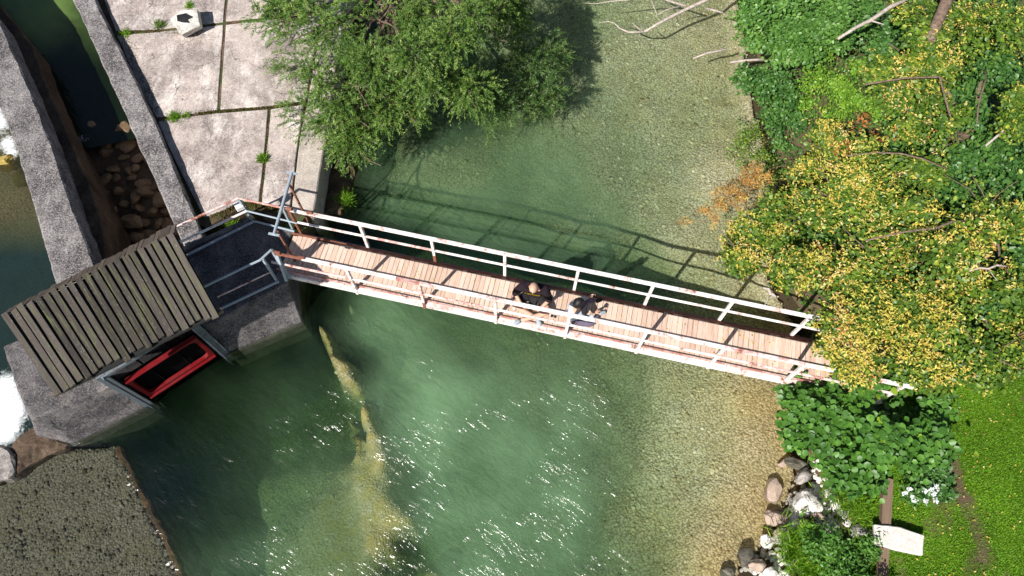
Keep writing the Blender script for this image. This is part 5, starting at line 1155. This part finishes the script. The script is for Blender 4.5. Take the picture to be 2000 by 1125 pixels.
def man():
    """sits cross-legged facing the lower railing, head bowed, forearms on his thighs"""
    hip = bp(s_at(1040, 590, .1), 5.86, .13); hip.z = .13
    t = thing('person', 'bald man in dark shirt with yellow lettering sitting cross-legged on the deck', 'person', lift(hip, 0))
    F = -N_; X = U; Z = Vector((0, 0, 1)); g = lambda x_, f_, z_: hip + X * x_ + F * f_ + Z * z_
    # body: trunk, neck, arms, legs in one surface (bare skin)
    V = [g(0, 0, 0), g(0, .03, .2), g(0, .08, .4), g(0, .12, .5), g(0, .16, .57)]; E = [(0, 1), (1, 2), (2, 3), (3, 4)]; Rr = [(.12, .1), (.1, .09), (.09, .08), .055, .05]
    for s_ in (-1, 1):
        b = len(V); V += [g(s_ * .17, .08, .38), g(s_ * (.34 if s_ < 0 else .3), .16, .2), g(s_ * .17, .34, .13)]; E += [(2, b), (b, b + 1), (b + 1, b + 2)]; Rr += [.05, .042, .03]
        b = len(V); V += [g(s_ * .1, .03, -.02), g(s_ * .34, .33, .04), g(-s_ * .04, .47 + .05 * s_, -.04), g(-s_ * .14, .5 + .05 * s_, -.08)]; E += [(0, b), (b, b + 1), (b + 1, b + 2), (b + 2, b + 3)]; Rr += [.09, .06, .042, .04]
    skin_body('body', V, E, Rr, m_skin, t)
    # shirt with sleeves to the elbow
    V = [g(0, -.01, .02), g(0, .02, .2), g(0, .07, .38), g(0, .105, .455)]; E = [(0, 1), (1, 2), (2, 3)]; Rr = [(.185, .15), (.185, .145), (.2, .14), (.1, .09)]
    for s_ in (-1, 1):
        b = len(V); V += [g(s_ * .2, .08, .42), g(s_ * (.34 if s_ < 0 else .3), .16, .21), g(s_ * .29, .21, .18)]; E += [(2, b), (b, b + 1), (b + 1, b + 2)]; Rr += [.095, .075, .068]
    sh = skin_body('shirt', V, E, Rr, m_shirt, t)
    V = [g(0, 0, -.01)]; E = []; Rr = [(.17, .12)]
    for s_ in (-1, 1): b = len(V); V += [g(s_ * .11, .05, -.02), g(s_ * .28, .26, .03)]; E += [(0, b), (b, b + 1)]; Rr += [.11, .088]
    skin_body('shorts', V, E, Rr, m_short, t)
    hc = g(0.0, .19, .66); head(t, hc, (F * .75 - Z * .65), (Z * .75 + F * .65), m_skin)
    hand(t, g(-.17, .34, .13), Vector(F * .3 + X * .9), Z, m_skin, .7, 1); hand(t, g(.17, .34, .13), Vector(F * .3 - X * .9), Z, m_skin, .7, -1)
    for s_ in (-1, 1): chain('shoe', [g(-s_ * .14, .5 + .05 * s_, -.075), g(-s_ * .2, .56 + .05 * s_, -.08), g(-s_ * .24, .63 + .04 * s_, -.085)], [.046, .05, .036], m_snk, t)
    # yellow print arched over the chest
    dg = bpy.context.evaluated_depsgraph_get(); dg.update()
    glyph = [[(0, 0, 0, 1), (0, 1, .6, 1), (0, .5, .5, .5)], [(0, 0, .3, 1), (.3, 1, .6, 0)], [(0, 0, 0, 1), (0, 0, .6, 0), (.6, 0, .6, 1)], [(0, 1, .6, 1), (.3, 1, .3, 0)], [(0, 0, 0, 1), (.6, 0, .6, 1), (0, .5, .6, .5)], [(0, 0, .6, 0), (0, 1, .6, 1), (0, 0, 0, 1)], [(0, 0, 0, 1), (0, 1, .6, 0), (.6, 0, .6, 1)], [(0, 0, .6, 1), (0, 1, .6, 0)]]
    mb = MB(); ng = 9; inv = sh.location + parent_world(t)
    for i in range(ng):
        for x0, y0, x1, y1 in glyph[i % 8]:
            q = []
            for a_, b_ in ((x0, y0), (x1, y1)):
                cx = -.145 + .032 * (i + a_); cz = .285 + .062 * b_ - .0 * abs(cx); o_ = g(cx, .6, cz + .25 * cx * cx) - inv
                ok, hit, nn, _ = sh.ray_cast(o_, -F); q.append((hit + inv + F * .004) if ok else None)
            if None not in q and (q[0] - q[1]).length > .004: mb.bar(q[0], q[1], .015, .005, up=F)
    mb.put('lettering', m_yel, t); t.scale = (1.1, 1.1, 1.1)
man()

def woman():
    """sits on the deck facing along the bridge, knees drawn up, phone held out"""
    hip = bp(s_at(1118, 628, .1), 5.52, .12); hip.z = .12
    t = thing('person', 'dark-haired person in pale blue-grey top sitting on the deck holding a phone', 'person', lift(hip, 0))
    F = (U * .75 + N_ * .66).normalized(); X = F.cross(Vector((0, 0, 1))); Z = Vector((0, 0, 1)); g = lambda x_, f_, z_: hip + X * x_ + F * f_ + Z * z_
    V = [g(0, 0, 0), g(0, .0, .2), g(0, .03, .37), g(0, .05, .46), g(0, .07, .52)]; E = [(0, 1), (1, 2), (2, 3), (3, 4)]; Rr = [(.1, .09), (.08, .07), (.08, .07), .045, .04]
    arms = {-1: (g(-.15, .04, .37), g(-.2, .2, .27), g(-.1, .38, .38)), 1: (g(.15, .04, .37), g(.24, .18, .2), g(.2, .36, .24))}
    for s_ in (-1, 1):
        b = len(V); V += list(arms[s_]); E += [(2, b), (b, b + 1), (b + 1, b + 2)]; Rr += [.05, .037, .025]
    legs = {-1: (g(-.08, .04, -.01), g(-.12, .36, .26), g(-.1, .58, -.04)), 1: (g(.09, .03, -.02), g(.3, .26, -.02), g(.16, .5, -.05))}
    for s_ in (-1, 1):
        b = len(V); V += list(legs[s_]); E += [(0, b), (b, b + 1), (b + 1, b + 2)]; Rr += [.08, .055, .035]
    skin_body('body', V, E, Rr, m_skin, t)
    V = [g(0, 0, .02), g(0, .0, .2), g(0, .03, .36), g(0, .045, .42)]; E = [(0, 1), (1, 2), (2, 3)]; Rr = [(.15, .13), (.135, .11), (.15, .11), (.07, .06)]
    for s_ in (-1, 1):
        b = len(V); q = arms[s_]; V += [q[0], q[1], q[1].lerp(q[2], .8)]; E += [(2, b), (b, b + 1), (b + 1, b + 2)]; Rr += [.068, .052, .042]
    skin_body('top', V, E, Rr, m_greyj, t)
    V = [g(0, 0, -.01)]; E = []; Rr = [(.15, .12)]
    for s_ in (-1, 1): b = len(V); q = legs[s_]; V += [q[0], q[1], q[1].lerp(q[2], .9)]; E += [(0, b), (b, b + 1), (b + 1, b + 2)]; Rr += [.098, .068, .052]
    skin_body('trousers', V, E, Rr, m_trous, t)
    hc = g(-.02, .07, .62); head(t, hc, F * .85 - Z * .5, Z * .85 + F * .5, m_skin, m_hair)
    hand(t, arms[-1][2], F * .8 + Z * .3 - X * .1, -X, m_skin, .9, 1); hand(t, arms[1][2], F + X * -.2, Z, m_skin, .7, -1)
    for s_ in (-1, 1):
        q = legs[s_][2]; chain('shoe', [q + Z * -.005, q + F * .08 - Z * .02 + X * .01, q + F * .17 - Z * .03 + X * .02], [.044, .046, .034], m_black if s_ < 0 else m_snk, t)
    ph = MB().bar(g(-.12, .46, .36), g(-.1, .5, .51), .078, .012, up=F).put('phone', m_black, None, bevel=.004); props(ph, 'black phone held up by the person in the pale top', 'phone')
woman()
gs = bp(s_at(1082, 614, 0), 5.5, 0); m_ = MB()
gl_ = thing('sunglasses', 'small dark sunglasses lying on the deck between the two people', 'sunglasses', gs)
for s_ in (-1, 1):
    a = MB(); a.tube([gs + U * .035 * s_ + Vector((0, 0, .012)), gs + U * .035 * s_ + Vector((0, 0, .02))], .028, 10).put('lens', m_black, gl_); MB().tube([gs + U * .065 * s_ + Vector((0, 0, .016)), gs + U * .06 * s_ + N_ * .1 + Vector((0, 0, .01))], .004, 5).put('temple', m_sole, gl_)
bc = bp(s_at(1003, 612, 0), 5.47, 0); bt_ = thing('bottle', 'small clear white bottle standing on deck left of the seated man', 'bottle', bc)
MB().tube([bc + Vector((0, 0, .002)), bc + Vector((0, 0, .13)), bc + Vector((0, 0, .16)), bc + Vector((0, 0, .18))], [.032, .032, .014, .014], 12).put('body', m_sole, bt_, smooth=True); MB().tube([bc + Vector((0, 0, .181)), bc + Vector((0, 0, .2))], .016, 10).put('cap', m_greyj, bt_)
